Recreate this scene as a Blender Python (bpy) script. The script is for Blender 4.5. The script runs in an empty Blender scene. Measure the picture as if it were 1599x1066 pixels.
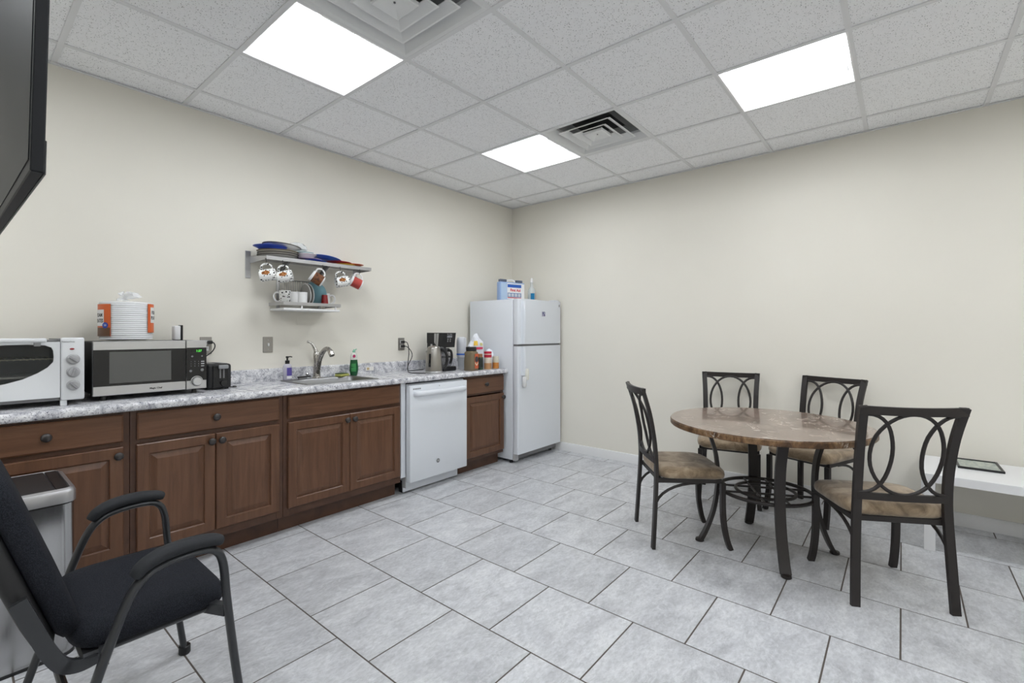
import bpy, bmesh, math, random
from mathutils import Vector, Matrix
random.seed(7)
PI = math.pi
S = bpy.context.scene
COL = S.collection

# ------------------------------------------------------------------ camera, world, exposure
cam_d = bpy.data.cameras.new('camera')
cam = bpy.data.objects.new('camera', cam_d); COL.objects.link(cam)
cam.location = (-4.333, -3.5225, 1.277)
YAW = 0.7032
cam.rotation_euler = (PI/2, 0, YAW - PI/2)
cam_d.sensor_width = 36.0
cam_d.lens = 736.08/1599*36
cam_d.shift_x = (799.5-784.68)/1599
cam_d.shift_y = (518.85-533.0)/1599
cam_d.clip_start = 0.02
S.camera = cam
w = bpy.data.worlds.new('world'); S.world = w; w.use_nodes = True
w.node_tree.nodes['Background'].inputs[0].default_value = (0.8, 0.85, 0.9, 1)
w.node_tree.nodes['Background'].inputs[1].default_value = 0.15
S.view_settings.view_transform = 'Standard'
S.view_settings.look = 'None'
S.view_settings.exposure = 0.0
S.view_settings.gamma = 1.0
S.view_settings.use_curve_mapping = False
LIGHT_STRENGTH = 25.5
LIGHT_COLOR = (0.93, 0.965, 1.0)

# ------------------------------------------------------------------ room dimensions
H = 2.734            # ceiling
XMIN, YMIN = -6.3, -5.7
CTOP = 0.924         # worktop

# ------------------------------------------------------------------ materials
MATS = {}
def mat(name, col=(0.8, 0.8, 0.8), rough=0.5, metal=0.0, spec=0.5, coat=0.0, emit=None, es=0.0, trans=0.0, ior=1.45, alpha=1.0):
    if name in MATS: return MATS[name]
    m = bpy.data.materials.new(name); m.use_nodes = True
    b = m.node_tree.nodes['Principled BSDF']
    b.inputs['Base Color'].default_value = (*col, 1)
    b.inputs['Roughness'].default_value = rough
    b.inputs['Metallic'].default_value = metal
    b.inputs['Specular IOR Level'].default_value = spec
    b.inputs['Coat Weight'].default_value = coat
    b.inputs['Coat Roughness'].default_value = 0.05
    b.inputs['Transmission Weight'].default_value = trans
    b.inputs['IOR'].default_value = ior
    b.inputs['Alpha'].default_value = alpha
    if emit:
        b.inputs['Emission Color'].default_value = (*emit, 1)
        b.inputs['Emission Strength'].default_value = es
    MATS[name] = m
    return m
class NT:
    def __init__(s, m): s.t = m.node_tree; s.b = s.t.nodes['Principled BSDF']
    def n(s, typ, **k):
        o = s.t.nodes.new(typ)
        for a, v in k.items(): setattr(o, a, v)
        return o
    def l(s, a, b): s.t.links.new(a, b)
    def ramp(s, fac, stops, interp='LINEAR'):
        r = s.n('ShaderNodeValToRGB'); r.color_ramp.interpolation = interp
        els = r.color_ramp.elements
        while len(els) < len(stops): els.new(0.5)
        for e, (p, c) in zip(els, stops):
            e.position = p; e.color = (*c, 1) if len(c) == 3 else c
        s.l(fac, r.inputs[0]); return r.outputs[0]
    def pos(s, scale=(1, 1, 1)):
        g = s.n('ShaderNodeNewGeometry'); mp = s.n('ShaderNodeMapping')
        mp.inputs['Scale'].default_value = scale
        s.l(g.outputs['Position'], mp.inputs[0]); return mp.outputs[0]
    def obj(s, scale=(1, 1, 1), loc=(0, 0, 0)):
        g = s.n('ShaderNodeTexCoord'); mp = s.n('ShaderNodeMapping')
        mp.inputs['Scale'].default_value = scale; mp.inputs['Location'].default_value = loc
        s.l(g.outputs['Object'], mp.inputs[0]); return mp.outputs[0]
    def noise(s, vec, scale=5, detail=4, rough=0.5, dist=0.0):
        o = s.n('ShaderNodeTexNoise'); o.inputs['Scale'].default_value = scale
        o.inputs['Detail'].default_value = detail; o.inputs['Roughness'].default_value = rough
        o.inputs['Distortion'].default_value = dist
        if vec: s.l(vec, o.inputs['Vector'])
        return o.outputs['Fac']
    def voro(s, vec, scale=5, feature='F1', out='Distance'):
        o = s.n('ShaderNodeTexVoronoi'); o.feature = feature; o.inputs['Scale'].default_value = scale
        if vec: s.l(vec, o.inputs['Vector'])
        return o.outputs[out]
    def mix(s, fac, a, b, blend='MIX'):
        o = s.n('ShaderNodeMix'); o.data_type = 'RGBA'; o.blend_type = blend
        for sock, v in ((o.inputs[0], fac), (o.inputs[6], a), (o.inputs[7], b)):
            if isinstance(v, (int, float)): sock.default_value = v
            elif isinstance(v, tuple): sock.default_value = (*v, 1)
            else: s.l(v, sock)
        return o.outputs[2]
    def math(s, op, a, b=0.0):
        o = s.n('ShaderNodeMath'); o.operation = op
        for sock, v in ((o.inputs[0], a), (o.inputs[1], b)):
            if isinstance(v, (int, float)): sock.default_value = v
            else: s.l(v, sock)
        return o.outputs[0]
    def bump(s, h, strength=0.1, dist=0.002):
        o = s.n('ShaderNodeBump'); o.inputs['Strength'].default_value = strength
        o.inputs['Distance'].default_value = dist
        s.l(h, o.inputs['Height']); s.l(o.outputs[0], s.b.inputs['Normal'])
    def color(s, c): s.l(c, s.b.inputs['Base Color'])

def m_wall():
    m = mat('cream_wall_paint', (0.70, 0.66, 0.575), 0.75, spec=0.25); t = NT(m)
    p = t.pos()
    t.color(t.ramp(t.noise(p, 1.2, 3), [(0.3, (0.778, 0.749, 0.672)), (0.7, (0.803, 0.774, 0.697))]))
    t.bump(t.noise(p, 260, 3), 0.12, 0.001); return m
def m_ctile():
    m = mat('ceiling_tile_board', (0.75, 0.75, 0.75), 0.9, spec=0.1); t = NT(m)
    p = t.pos()
    d = t.voro(p, 190); c = t.voro(p, 190, out='Color')
    sep = t.n('ShaderNodeSeparateColor'); t.l(c, sep.inputs[0])
    thr = t.math('MULTIPLY', t.math('POWER', sep.outputs[0], 3.0), 0.42)
    dot = t.math('LESS_THAN', d, thr)
    base = t.ramp(t.noise(p, 35, 5), [(0.3, (0.91, 0.915, 0.93)), (0.7, (0.95, 0.955, 0.97))])
    t.color(t.mix(dot, base, (0.15, 0.15, 0.155)))
    t.bump(t.noise(p, 120, 4), 0.3, 0.002); return m
def m_ftile():
    m = mat('grey_floor_tile', (0.5, 0.52, 0.55), 0.38, spec=0.45); t = NT(m)
    oi = t.n('ShaderNodeObjectInfo')
    g = t.n('ShaderNodeNewGeometry')
    off = t.n('ShaderNodeVectorMath'); off.operation = 'MULTIPLY_ADD'
    cx = t.n('ShaderNodeCombineXYZ')
    for k in range(3): t.l(oi.outputs['Random'], cx.inputs[k])
    off.inputs[1].default_value = (37, 53, 11)
    t.l(cx.outputs[0], off.inputs[0]); t.l(g.outputs['Position'], off.inputs[2])
    mp = t.n('ShaderNodeMapping'); mp.inputs['Scale'].default_value = (1, 1.9, 1); mp.inputs['Rotation'].default_value = (0, 0, 0.5)
    t.l(off.outputs[0], mp.inputs[0])
    n1 = t.noise(mp.outputs[0], 5.5, 7, 0.62, 0.6)
    n2 = t.noise(mp.outputs[0], 38, 5, 0.65, 0.4)
    c1 = t.ramp(n1, [(0.28, (0.46, 0.465, 0.49)), (0.5, (0.60, 0.61, 0.635)), (0.72, (0.72, 0.73, 0.75))])
    c2 = t.ramp(n2, [(0.3, (0.74, 0.74, 0.74)), (0.7, (1.04, 1.04, 1.04))])
    c = t.mix(1.0, c1, c2, 'MULTIPLY')
    vein = t.ramp(t.noise(mp.outputs[0], 3.5, 6, 0.6, 1.5), [(0.485, (0, 0, 0)), (0.5, (1, 1, 1)), (0.515, (0, 0, 0))])
    c = t.mix(t.math('MULTIPLY', vein, 0.3), c, (0.80, 0.81, 0.82))
    tint = t.ramp(oi.outputs['Random'], [(0, (0.93, 0.93, 0.93)), (1, (1.04, 1.04, 1.04))])
    t.color(t.mix(1.0, c, tint, 'MULTIPLY'))
    t.bump(t.noise(mp.outputs[0], 14, 6), 0.12, 0.004); return m
def m_wood(name, sc, c0, c1, c2):
    m = mat(name, c1, 0.30, spec=0.45); t = NT(m)
    p = t.pos(sc)
    n = t.noise(p, 2.6, 5, 0.55, 0.6)
    c = t.ramp(n, [(0.15, c0), (0.5, c1), (0.88, c2)])
    f = t.ramp(t.noise(p, 60, 3, 0.6), [(0.35, (0.93, 0.93, 0.93)), (0.6, (1, 1, 1))])
    t.color(t.mix(1.0, c, f, 'MULTIPLY')); return m
def m_granite():
    m = mat('speckled_granite_laminate', (0.6, 0.6, 0.63), 0.25, spec=0.5); t = NT(m)
    p = t.pos()
    big = t.ramp(t.noise(p, 22, 5, 0.6, 0.5), [(0.34, (0.30, 0.305, 0.34)), (0.50, (0.60, 0.60, 0.63)), (0.62, (0.78, 0.78, 0.79))])
    dk = t.ramp(t.noise(p, 140, 5, 0.65, 0.8), [(0.385, (1, 1, 1)), (0.445, (0, 0, 0))])
    c = t.mix(t.math('MULTIPLY', dk, 0.9), big, (0.055, 0.055, 0.085))
    lt = t.ramp(t.noise(p, 130, 3, 0.6), [(0.58, (0, 0, 0)), (0.66, (1, 1, 1))])
    c = t.mix(t.math('MULTIPLY', lt, 0.6), c, (0.85, 0.85, 0.86))
    t.color(c); return m
def m_steel(name, col=(0.62, 0.62, 0.63), rough=0.3, sc=(2, 2, 120)):
    m = mat(name, col, rough, metal=1.0); t = NT(m)
    n = t.noise(t.pos(sc), 8, 3)
    r = t.n('ShaderNodeMapRange'); r.inputs[3].default_value = rough-0.03; r.inputs[4].default_value = rough+0.04
    t.l(n, r.inputs[0]); t.l(r.outputs[0], t.b.inputs['Roughness']); return m
def m_marble(name, cols, rough, coat):
    m = mat(name, cols[1], rough, spec=0.4, coat=coat); t = NT(m)
    p = t.pos((1, 1.6, 1))
    c = t.ramp(t.noise(p, 7, 8, 0.62, 1.3), [(0.36, cols[0]), (0.5, cols[1]), (0.64, cols[2])])
    f = t.ramp(t.noise(p, 45, 5, 0.6, 0.5), [(0.34, (0.62, 0.58, 0.55)), (0.62, (1.08, 1.06, 1.04))])
    c = t.mix(1.0, c, f, 'MULTIPLY')
    v = t.ramp(t.noise(p, 5.5, 7, 0.6, 2.2), [(0.486, (0, 0, 0)), (0.5, (1, 1, 1)), (0.514, (0, 0, 0))])
    msk = t.ramp(t.noise(p, 6, 2), [(0.52, (0, 0, 0)), (0.62, (1, 1, 1))])
    c = t.mix(t.math('MULTIPLY', v, msk), c, (0.85, 0.80, 0.72))
    d = t.ramp(t.noise(p, 4, 7, 0.6, 1.8), [(0.49, (0, 0, 0)), (0.5, (1, 1, 1)), (0.51, (0, 0, 0))])
    c = t.mix(t.math('MULTIPLY', d, 0.5), c, (0.10, 0.07, 0.06))
    t.color(c); return m
def m_suede():
    m = mat('tan_suede', (0.30, 0.21, 0.13), 0.95, spec=0.1); t = NT(m)
    t.b.inputs['Sheen Weight'].default_value = 0.4
    p = t.pos()
    c = t.ramp(t.noise(p, 9, 5, 0.6, 1.2), [(0.34, (0.16, 0.115, 0.072)), (0.5, (0.295, 0.22, 0.145)), (0.64, (0.42, 0.33, 0.23))])
    t.color(c); t.bump(t.noise(p, 250, 2), 0.2, 0.001); return m
def m_fabric():
    m = mat('black_mesh_fabric', (0.02, 0.022, 0.027), 0.85, spec=0.2); t = NT(m)
    p = t.obj()
    wv = t.voro(p, 380)
    t.color(t.ramp(wv, [(0.1, (0.026, 0.029, 0.037)), (0.6, (0.009, 0.010, 0.014))]))
    t.bump(wv, 0.35, 0.001); return m
def m_spots():
    m = mat('white_glaze_black_spots', (0.85, 0.85, 0.83), 0.2, spec=0.5); t = NT(m)
    p = t.obj()
    d = t.voro(p, 78); c = t.voro(p, 78, out='Color')
    sep = t.n('ShaderNodeSeparateColor'); t.l(c, sep.inputs[0])
    dot = t.math('LESS_THAN', d, t.math('MULTIPLY', t.math('POWER', sep.outputs[1], 0.7), 0.50))
    col = t.mix(dot, (0.85, 0.85, 0.83), (0.015, 0.015, 0.015))
    so = t.n('ShaderNodeSeparateXYZ'); t.l(p, so.inputs[0])
    # printed brown patch on the side of the mug
    dz = t.math('DIVIDE', t.math('SUBTRACT', so.outputs[2], 0.054), 0.030)
    dx = t.math('DIVIDE', t.math('SUBTRACT', so.outputs[0], 0.012), 0.017)
    r2 = t.math('ADD', t.math('POWER', t.math('ABSOLUTE', dz), 1.4), t.math('POWER', t.math('ABSOLUTE', dx), 1.4))
    nz = t.noise(p, 70, 3)
    inside = t.math('LESS_THAN', t.math('ADD', r2, t.math('MULTIPLY', nz, 0.9)), 1.35)
    front = t.math('LESS_THAN', so.outputs[1], 0.0)
    patch = t.math('MULTIPLY', inside, front)
    br = t.ramp(nz, [(0.4, (0.20, 0.07, 0.02)), (0.6, (0.42, 0.17, 0.05))])
    t.color(t.mix(patch, col, br)); return m
WALL = m_wall(); CTILE = m_ctile(); FTILE = m_ftile(); GRANITE = m_granite()
wc = ((0.072, 0.033, 0.018), (0.126, 0.059, 0.032), (0.18, 0.09, 0.05))
WOODV = m_wood('brown_cabinet_wood_upright_grain', (14, 14, 1.2), *wc)
WOODH = m_wood('brown_cabinet_wood_level_grain', (1.2, 14, 14), *wc)
WOODD = m_wood('dark_cabinet_frame_wood', (3, 14, 3), (0.050, 0.023, 0.014), (0.085, 0.040, 0.023), (0.115, 0.057, 0.034))
STEEL = m_steel('brushed_steel', (0.60, 0.60, 0.61), 0.30, (120, 2, 2))
STEELV = m_steel('satin_steel', (0.44, 0.44, 0.45), 0.20, (60, 60, 1))
NICKEL = m_steel('brushed_nickel', (0.50, 0.48, 0.45), 0.27, (20, 20, 20))
SHELFM = m_steel('dull_shelf_steel', (0.48, 0.48, 0.49), 0.36, (2, 60, 60))
GROUT = mat('dark_grout', (0.10, 0.085, 0.075), 0.9)
TRIM = mat('white_trim_paint', (0.78, 0.78, 0.78), 0.45)
GRID = mat('ceiling_grid_paint', (0.76, 0.765, 0.775), 0.5)
APPL = mat('white_appliance_enamel', (0.73, 0.76, 0.805), 0.28, spec=0.5)
APPLG = mat('grey_appliance_trim', (0.52, 0.54, 0.57), 0.4)
BLACK = mat('black_plastic', (0.012, 0.012, 0.013), 0.35)
BLACKM = mat('matte_black_plastic', (0.02, 0.02, 0.021), 0.65)
BLACKG = mat('glossy_black_glass', (0.010, 0.010, 0.011), 0.06, spec=0.6)
BRONZE = mat('dark_bronze_knob', (0.065, 0.060, 0.060), 0.28, metal=0.7)
IRON = mat('dark_brown_iron', (0.022, 0.018, 0.017), 0.42, spec=0.45)
CHROME = mat('gunmetal_tube', (0.048, 0.050, 0.054), 0.32, metal=0.5)
WHITEP = mat('white_plastic', (0.78, 0.78, 0.78), 0.35)
GLAZE = mat('white_ceramic_glaze', (0.80, 0.80, 0.80), 0.15)
GREYP = mat('grey_plastic', (0.20, 0.20, 0.205), 0.45)
LGREY = mat('light_grey_plastic', (0.42, 0.42, 0.43), 0.4)
RED = mat('red_glaze', (0.45, 0.035, 0.030), 0.3)
DRED = mat('dark_red_plastic', (0.28, 0.015, 0.018), 0.3)
BLUE = mat('cobalt_blue_plastic', (0.012, 0.055, 0.42), 0.3)
BLUE2 = mat('mid_blue_plastic', (0.07, 0.17, 0.60), 0.35)
TEAL = mat('pale_teal_glaze', (0.20, 0.38, 0.44), 0.3)
LILAC = mat('lilac_plastic', (0.50, 0.40, 0.52), 0.4)
ORANGE = mat('orange_plastic', (0.62, 0.17, 0.03), 0.4)
YELLOW = mat('yellow_plastic', (0.75, 0.48, 0.05), 0.4)
PLATEW = mat('cream_plate_glaze', (0.76, 0.74, 0.70), 0.2)
PLATER = mat('dark_plate_rim', (0.06, 0.05, 0.04), 0.3)
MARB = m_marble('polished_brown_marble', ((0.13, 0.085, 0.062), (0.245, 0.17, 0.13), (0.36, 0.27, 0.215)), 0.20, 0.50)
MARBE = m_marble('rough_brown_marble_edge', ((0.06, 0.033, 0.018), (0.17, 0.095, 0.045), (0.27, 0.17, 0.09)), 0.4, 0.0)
SUEDE = m_suede(); FABRIC = m_fabric(); SPOTS = m_spots()
def glass_mat(name, col=(0.95, 0.97, 1.0), alpha=0.25, rough=0.1):
    return mat(name, col, rough, spec=0.6, alpha=alpha)
FILM = glass_mat('clear_plastic_film', (0.95, 0.96, 0.98), 0.10, 0.12)
PLASTC = glass_mat('clear_plastic', (0.85, 0.88, 0.92), 0.35, 0.15)
CARAFE = glass_mat('carafe_glass', (0.30, 0.30, 0.32), 0.45, 0.05)
GLASS = glass_mat('smoked_oven_glass', (0.06, 0.065, 0.065), 0.22, 0.04)

# ------------------------------------------------------------------ mesh helpers
def B(): return bmesh.new()
def box(bm, x0, x1, y0, y1, z0, z1, bev=0.0, seg=1):
    vs = [bm.verts.new((x, y, z)) for x in (x0, x1) for y in (y0, y1) for z in (z0, z1)]
    fs = [bm.faces.new([vs[i] for i in f]) for f in ((0, 1, 3, 2), (4, 6, 7, 5), (0, 4, 5, 1), (2, 3, 7, 6), (0, 2, 6, 4), (1, 5, 7, 3))]
    if bev > 0:
        es = list({e for f in fs for e in f.edges})
        bmesh.ops.bevel(bm, geom=es, offset=bev, segments=seg, profile=0.5, affect='EDGES')
    return bm
def bx(x0, x1, y0, y1, z0, z1, bev=0.0, seg=1): return box(B(), x0, x1, y0, y1, z0, z1, bev, seg)
def prism(bm, pts, f):
    """pts: closed 2D outline, f(u, v, k) -> 3D for k = 0, 1"""
    a = [bm.verts.new(f(u, v, 0)) for u, v in pts]; b = [bm.verts.new(f(u, v, 1)) for u, v in pts]
    n = len(pts)
    bm.faces.new(a[::-1]); bm.faces.new(b)
    for i in range(n): bm.faces.new((a[i], a[(i+1) % n], b[(i+1) % n], b[i]))
    return bm
def lathe(bm, prof, c=(0, 0, 0), seg=24, cap=True, sx=1.0, sy=1.0, a0=0.0, a1=2*PI):
    """prof: list of (r, z) about a vertical axis through c"""
    full = abs(a1-a0-2*PI) < 1e-6
    n = seg if full else seg+1
    rings = []
    for r, z in prof:
        if r < 1e-6: rings.append([bm.verts.new((c[0], c[1], c[2]+z))])
        else: rings.append([bm.verts.new((c[0]+sx*r*math.cos(a0+(a1-a0)*k/seg), c[1]+sy*r*math.sin(a0+(a1-a0)*k/seg), c[2]+z)) for k in range(n)])
    for A, Bq in zip(rings, rings[1:]):
        for k in range(seg):
            k2 = (k+1) % n
            if len(A) == 1 and len(Bq) == 1: continue
            if len(A) == 1: bm.faces.new((A[0], Bq[k2], Bq[k]))
            elif len(Bq) == 1: bm.faces.new((A[k], A[k2], Bq[0]))
            else: bm.faces.new((A[k], A[k2], Bq[k2], Bq[k]))
    if cap and full:
        if len(rings[0]) > 1: bm.faces.new(rings[0][::-1])
        if len(rings[-1]) > 1: bm.faces.new(rings[-1])
    return bm
def smooth_path(pts, n=6, closed=False):
    """Catmull-Rom through pts"""
    P = [Vector(p) for p in pts]; m = len(P); out = []
    rng = range(m if closed else m-1)
    for i in rng:
        if closed: p0, p1, p2, p3 = P[(i-1) % m], P[i], P[(i+1) % m], P[(i+2) % m]
        else: p0, p1, p2, p3 = P[max(i-1, 0)], P[i], P[i+1], P[min(i+2, m-1)]
        for k in range(n):
            t = k/n
            out.append(0.5*((2*p1)+(p2-p0)*t+(2*p0-5*p1+4*p2-p3)*t*t+(3*p1-p0-3*p2+p3)*t*t*t))
    if not closed: out.append(P[-1])
    return out
def sweep(bm, path, shape, up=(0, 0, 1), closed=False, taper=None):
    """shape: closed list of (a, b): a along side vector, b along the up-ish vector"""
    P = [Vector(p) for p in path]; n = len(P); rings = []
    up = Vector(up)
    for i, p in enumerate(P):
        if closed: t = P[(i+1) % n]-P[i-1]
        else: t = P[min(i+1, n-1)]-P[max(i-1, 0)]
        t.normalize()
        s = t.cross(up)
        if s.length < 1e-4: s = t.cross(Vector((1, 0, 0)))
        s.normalize(); u = s.cross(t)
        k = taper[i] if taper else 1.0
        rings.append([bm.verts.new(p+s*a*k+u*b*k) for a, b in shape])
    m = len(shape)
    for i in range(n if closed else n-1):
        A, Bq = rings[i], rings[(i+1) % n]
        for j in range(m): bm.faces.new((A[j], A[(j+1) % m], Bq[(j+1) % m], Bq[j]))
    if not closed: bm.faces.new(rings[0][::-1]); bm.faces.new(rings[-1])
    return bm
def circ(r, n=8): return [(r*math.cos(2*PI*k/n), r*math.sin(2*PI*k/n)) for k in range(n)]
def rect(a, b): return [(-a/2, -b/2), (a/2, -b/2), (a/2, b/2), (-a/2, b/2)]
def tube(bm, path, r, n=8, closed=False, up=(0, 0, 1)): return sweep(bm, path, circ(r, n), up, closed)
def rrect(x0, x1, y0, y1, r, n=4):
    pts = []
    for cx, cy, a in ((x1-r, y1-r, 0), (x0+r, y1-r, PI/2), (x0+r, y0+r, PI), (x1-r, y0+r, 1.5*PI)):
        for k in range(n+1): pts.append((cx+r*math.cos(a+PI/2*k/n), cy+r*math.sin(a+PI/2*k/n)))
    return pts
def link(name, me, parent=None):
    o = bpy.data.objects.new(name, me); COL.objects.link(o)
    if parent: o.parent = parent
    return o
def obj(name, bm, m, parent=None, ang=35, loc=None, rot=None):
    bmesh.ops.recalc_face_normals(bm, faces=bm.faces)
    me = bpy.data.meshes.new(name); bm.to_mesh(me); bm.free()
    me.materials.append(m)
    if ang:
        me.polygons.foreach_set('use_smooth', [True]*len(me.polygons))
        me.set_sharp_from_angle(angle=math.radians(ang))
    o = link(name, me, parent)
    if loc: o.location = loc
    if rot: o.rotation_euler = rot
    return o
def tag(o, label, cat, group=None):
    o['label'] = label; o['category'] = cat
    if group: o['group'] = group
    return o
def thing(name, label, cat, loc=(0, 0, 0), rz=0.0, group=None, rot=None):
    o = bpy.data.objects.new(name, None); COL.objects.link(o)
    o.empty_display_size = 0.05
    o.location = loc; o.rotation_euler = rot if rot else (0, 0, rz)
    return tag(o, label, cat, group)
def struct(o): o['kind'] = 'structure'; return o
def dup(root, loc, label, rz=None, rot=None):
    r = root.copy(); COL.objects.link(r); r.location = loc; r['label'] = label
    if rz is not None: r.rotation_euler = (0, 0, rz)
    if rot is not None: r.rotation_euler = rot
    for ch in list(root.children):
        c = ch.copy(); COL.objects.link(c); c.parent = r
        for g in list(ch.children):
            d = g.copy(); COL.objects.link(d); d.parent = c
    return r
_txt = {}
def text_bm(s, size, bold=0.0, ext=0.0005, align='CENTER', wrap=None, squash=1.0):
    """text in the XZ plane facing -Y, optionally wrapped round a vertical cylinder of radius wrap"""
    cu = bpy.data.curves.new('lettering', 'FONT'); cu.body = s; cu.size = size; cu.align_x = align; cu.align_y = 'CENTER'
    cu.extrude = ext; cu.offset = bold; cu.resolution_u = 3
    o = bpy.data.objects.new('lettering', cu); COL.objects.link(o)
    dg = bpy.context.evaluated_depsgraph_get(); dg.update()
    me = bpy.data.meshes.new_from_object(o.evaluated_get(dg))
    bpy.data.objects.remove(o); bpy.data.curves.remove(cu)
    bm = B(); bm.from_mesh(me); bpy.data.meshes.remove(me)
    for v in bm.verts:
        x, y, z = v.co; x *= squash
        if wrap: v.co = ((wrap+z)*math.sin(x/wrap), -(wrap+z)*math.cos(x/wrap), y)
        else: v.co = (x, -z, y)
    return bm
def letter(s, size, m, parent, loc, rz=0.0, bold=0.0, **k):
    return obj('lettering', text_bm(s, size, bold, **k), m, parent, 0, loc, (0, 0, rz))

# ================================================================== SETTING
# ---- walls
struct(obj('wall_left', bx(XMIN-0.1, 0.1, 0, 0.1, -0.1, H+0.3), WALL, ang=0))
struct(obj('wall_right', bx(0, 0.1, YMIN-0.1, 0, -0.1, H+0.3), WALL, ang=0))
struct(obj('wall_near', bx(XMIN-0.1, 0.1, YMIN-0.1, YMIN, -0.1, H+0.3), WALL, ang=0))
struct(obj('wall_back', bx(XMIN-0.1, XMIN, YMIN, 0, -0.1, H+0.3), WALL, ang=0))
def baseboard(name, f, L):
    prof = [(0, 0), (0.014, 0), (0.014, 0.074), (0.009, 0.086), (0, 0.088)]
    struct(obj(name, prism(B(), prof, lambda u, v, k: f(u, v, k*L)), TRIM, ang=30))
baseboard('baseboard_right', lambda u, v, k: (-u, -k, v), -YMIN)
baseboard('baseboard_near', lambda u, v, k: (XMIN+k, YMIN+u, v), -XMIN)
baseboard('baseboard_back', lambda u, v, k: (XMIN+u, YMIN+k, v), -YMIN)
baseboard('baseboard_left', lambda u, v, k: (XMIN+k, -u, v), 1.93)
# ---- floor: grout bed with every tile laid on it
floor = struct(obj('floor', bx(XMIN, 0, YMIN, 0, -0.1, -0.0012), GROUT, ang=0))
def tile_mesh(wx, wy, zt, t, ch, m, down=False):
    bm = B(); s = -1 if down else 1
    lo = [(-wx/2, -wy/2), (wx/2, -wy/2), (wx/2, wy/2), (-wx/2, wy/2)]
    a = [bm.verts.new((x, y, -s*t)) for x, y in lo]
    b = [bm.verts.new((x, y, -s*ch)) for x, y in lo]
    c = [bm.verts.new((x-math.copysign(ch, x), y-math.copysign(ch, y), 0)) for x, y in lo]
    for A, Bq in ((a, b), (b, c)):
        for i in range(4): bm.faces.new((A[i], A[(i+1) % 4], Bq[(i+1) % 4], Bq[i]))
    bm.faces.new(c); bm.faces.new(a[::-1])
    bmesh.ops.recalc_face_normals(bm, faces=bm.faces)
    me = bpy.data.meshes.new('tile'); bm.to_mesh(me); bm.free(); me.materials.append(m); return me
def lay(name, parent, x0, x1, y0, y1, z, t, ch, m, cache, down=False):
    wx, wy = x1-x0, y1-y0
    if wx < 0.012 or wy < 0.012: return
    k = (round(wx, 3), round(wy, 3))
    if k not in cache: cache[k] = tile_mesh(wx, wy, z, t, ch, m, down)
    o = link(name, cache[k], parent); o.location = ((x0+x1)/2, (y0+y1)/2, z)
TP, GAP = 0.4499, 0.0064
fc = {}
for k in range(-7, 9):
    xa = -3.2742+k*TP
    x0, x1 = max(xa+GAP/2, XMIN+0.002), min(xa+TP-GAP/2, -0.002)
    if x1 <= x0: continue
    ph = -0.3680 if k % 2 else -0.1420
    n = -1
    for n in range(-1, 14):
        yt = ph-n*TP
        y1, y0 = min(yt-GAP/2, -0.002), max(yt-TP+GAP/2, YMIN+0.002)
        if y1 <= y0: continue
        lay('floor_tile', floor, x0, x1, y0, y1, 0.0, 0.0011, 0.0006, FTILE, fc)
# ---- suspended ceiling: slab above, grid bars, tiles, lights, air diffusers
ceiling = struct(obj('ceiling', bx(XMIN, 0, YMIN, 0, H+0.28, H+0.3), mat('plenum_board', (0.35, 0.35, 0.35), 0.9), ang=0))
GP = 0.6096
XI = lambda i: 0.3083-GP*i
YJ = lambda j: 0.3324-GP*j
LIGHTS = [(5, 2), (2, 2), (2, 5), (5, 5), (8, 2), (8, 5), (2, 8), (5, 8), (8, 8)]
VENTS = [(5, 3), (2, 3)]
cc = {}
for i in range(0, 11):
    for j in range(0, 11):
        x0, x1 = max(XI(i+1), XMIN), min(XI(i), 0)
        y0, y1 = max(YJ(j+1), YMIN), min(YJ(j), 0)
        if x1 <= x0 or y1 <= y0 or (i, j) in LIGHTS or (i, j) in VENTS: continue
        e = 0.002
        lay('ceiling_tile', ceiling, x0+e, x1-e, y0+e, y1-e, H+0.0062, 0.016, 0.0015, CTILE, cc, True)
def gbar(x0, x1, y0, y1, dz): return obj('grid_bar', bx(x0, x1, y0, y1, H+dz, H+0.0060), GRID, ceiling, 0)
BW = 0.0125
for i in range(1, 11):
    if XI(i) > XMIN+0.02: gbar(XI(i)-BW, XI(i)+BW, YMIN, 0, 0.0)
for j in range(1, 10):
    if YJ(j) > YMIN+0.02: gbar(XMIN, 0, YJ(j)-BW, YJ(j)+BW, 0.0006)
for n_, a in enumerate(((XMIN, 0, -0.022, 0), (-0.022, 0, YMIN, -0.022), (XMIN, -0.022, YMIN, YMIN+0.022), (XMIN, XMIN+0.022, YMIN+0.022, -0.022))):
    struct(obj('trim_%d' % (n_+1), bx(*a, H-0.001, H+0.0024), GRID, ang=0))

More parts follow.
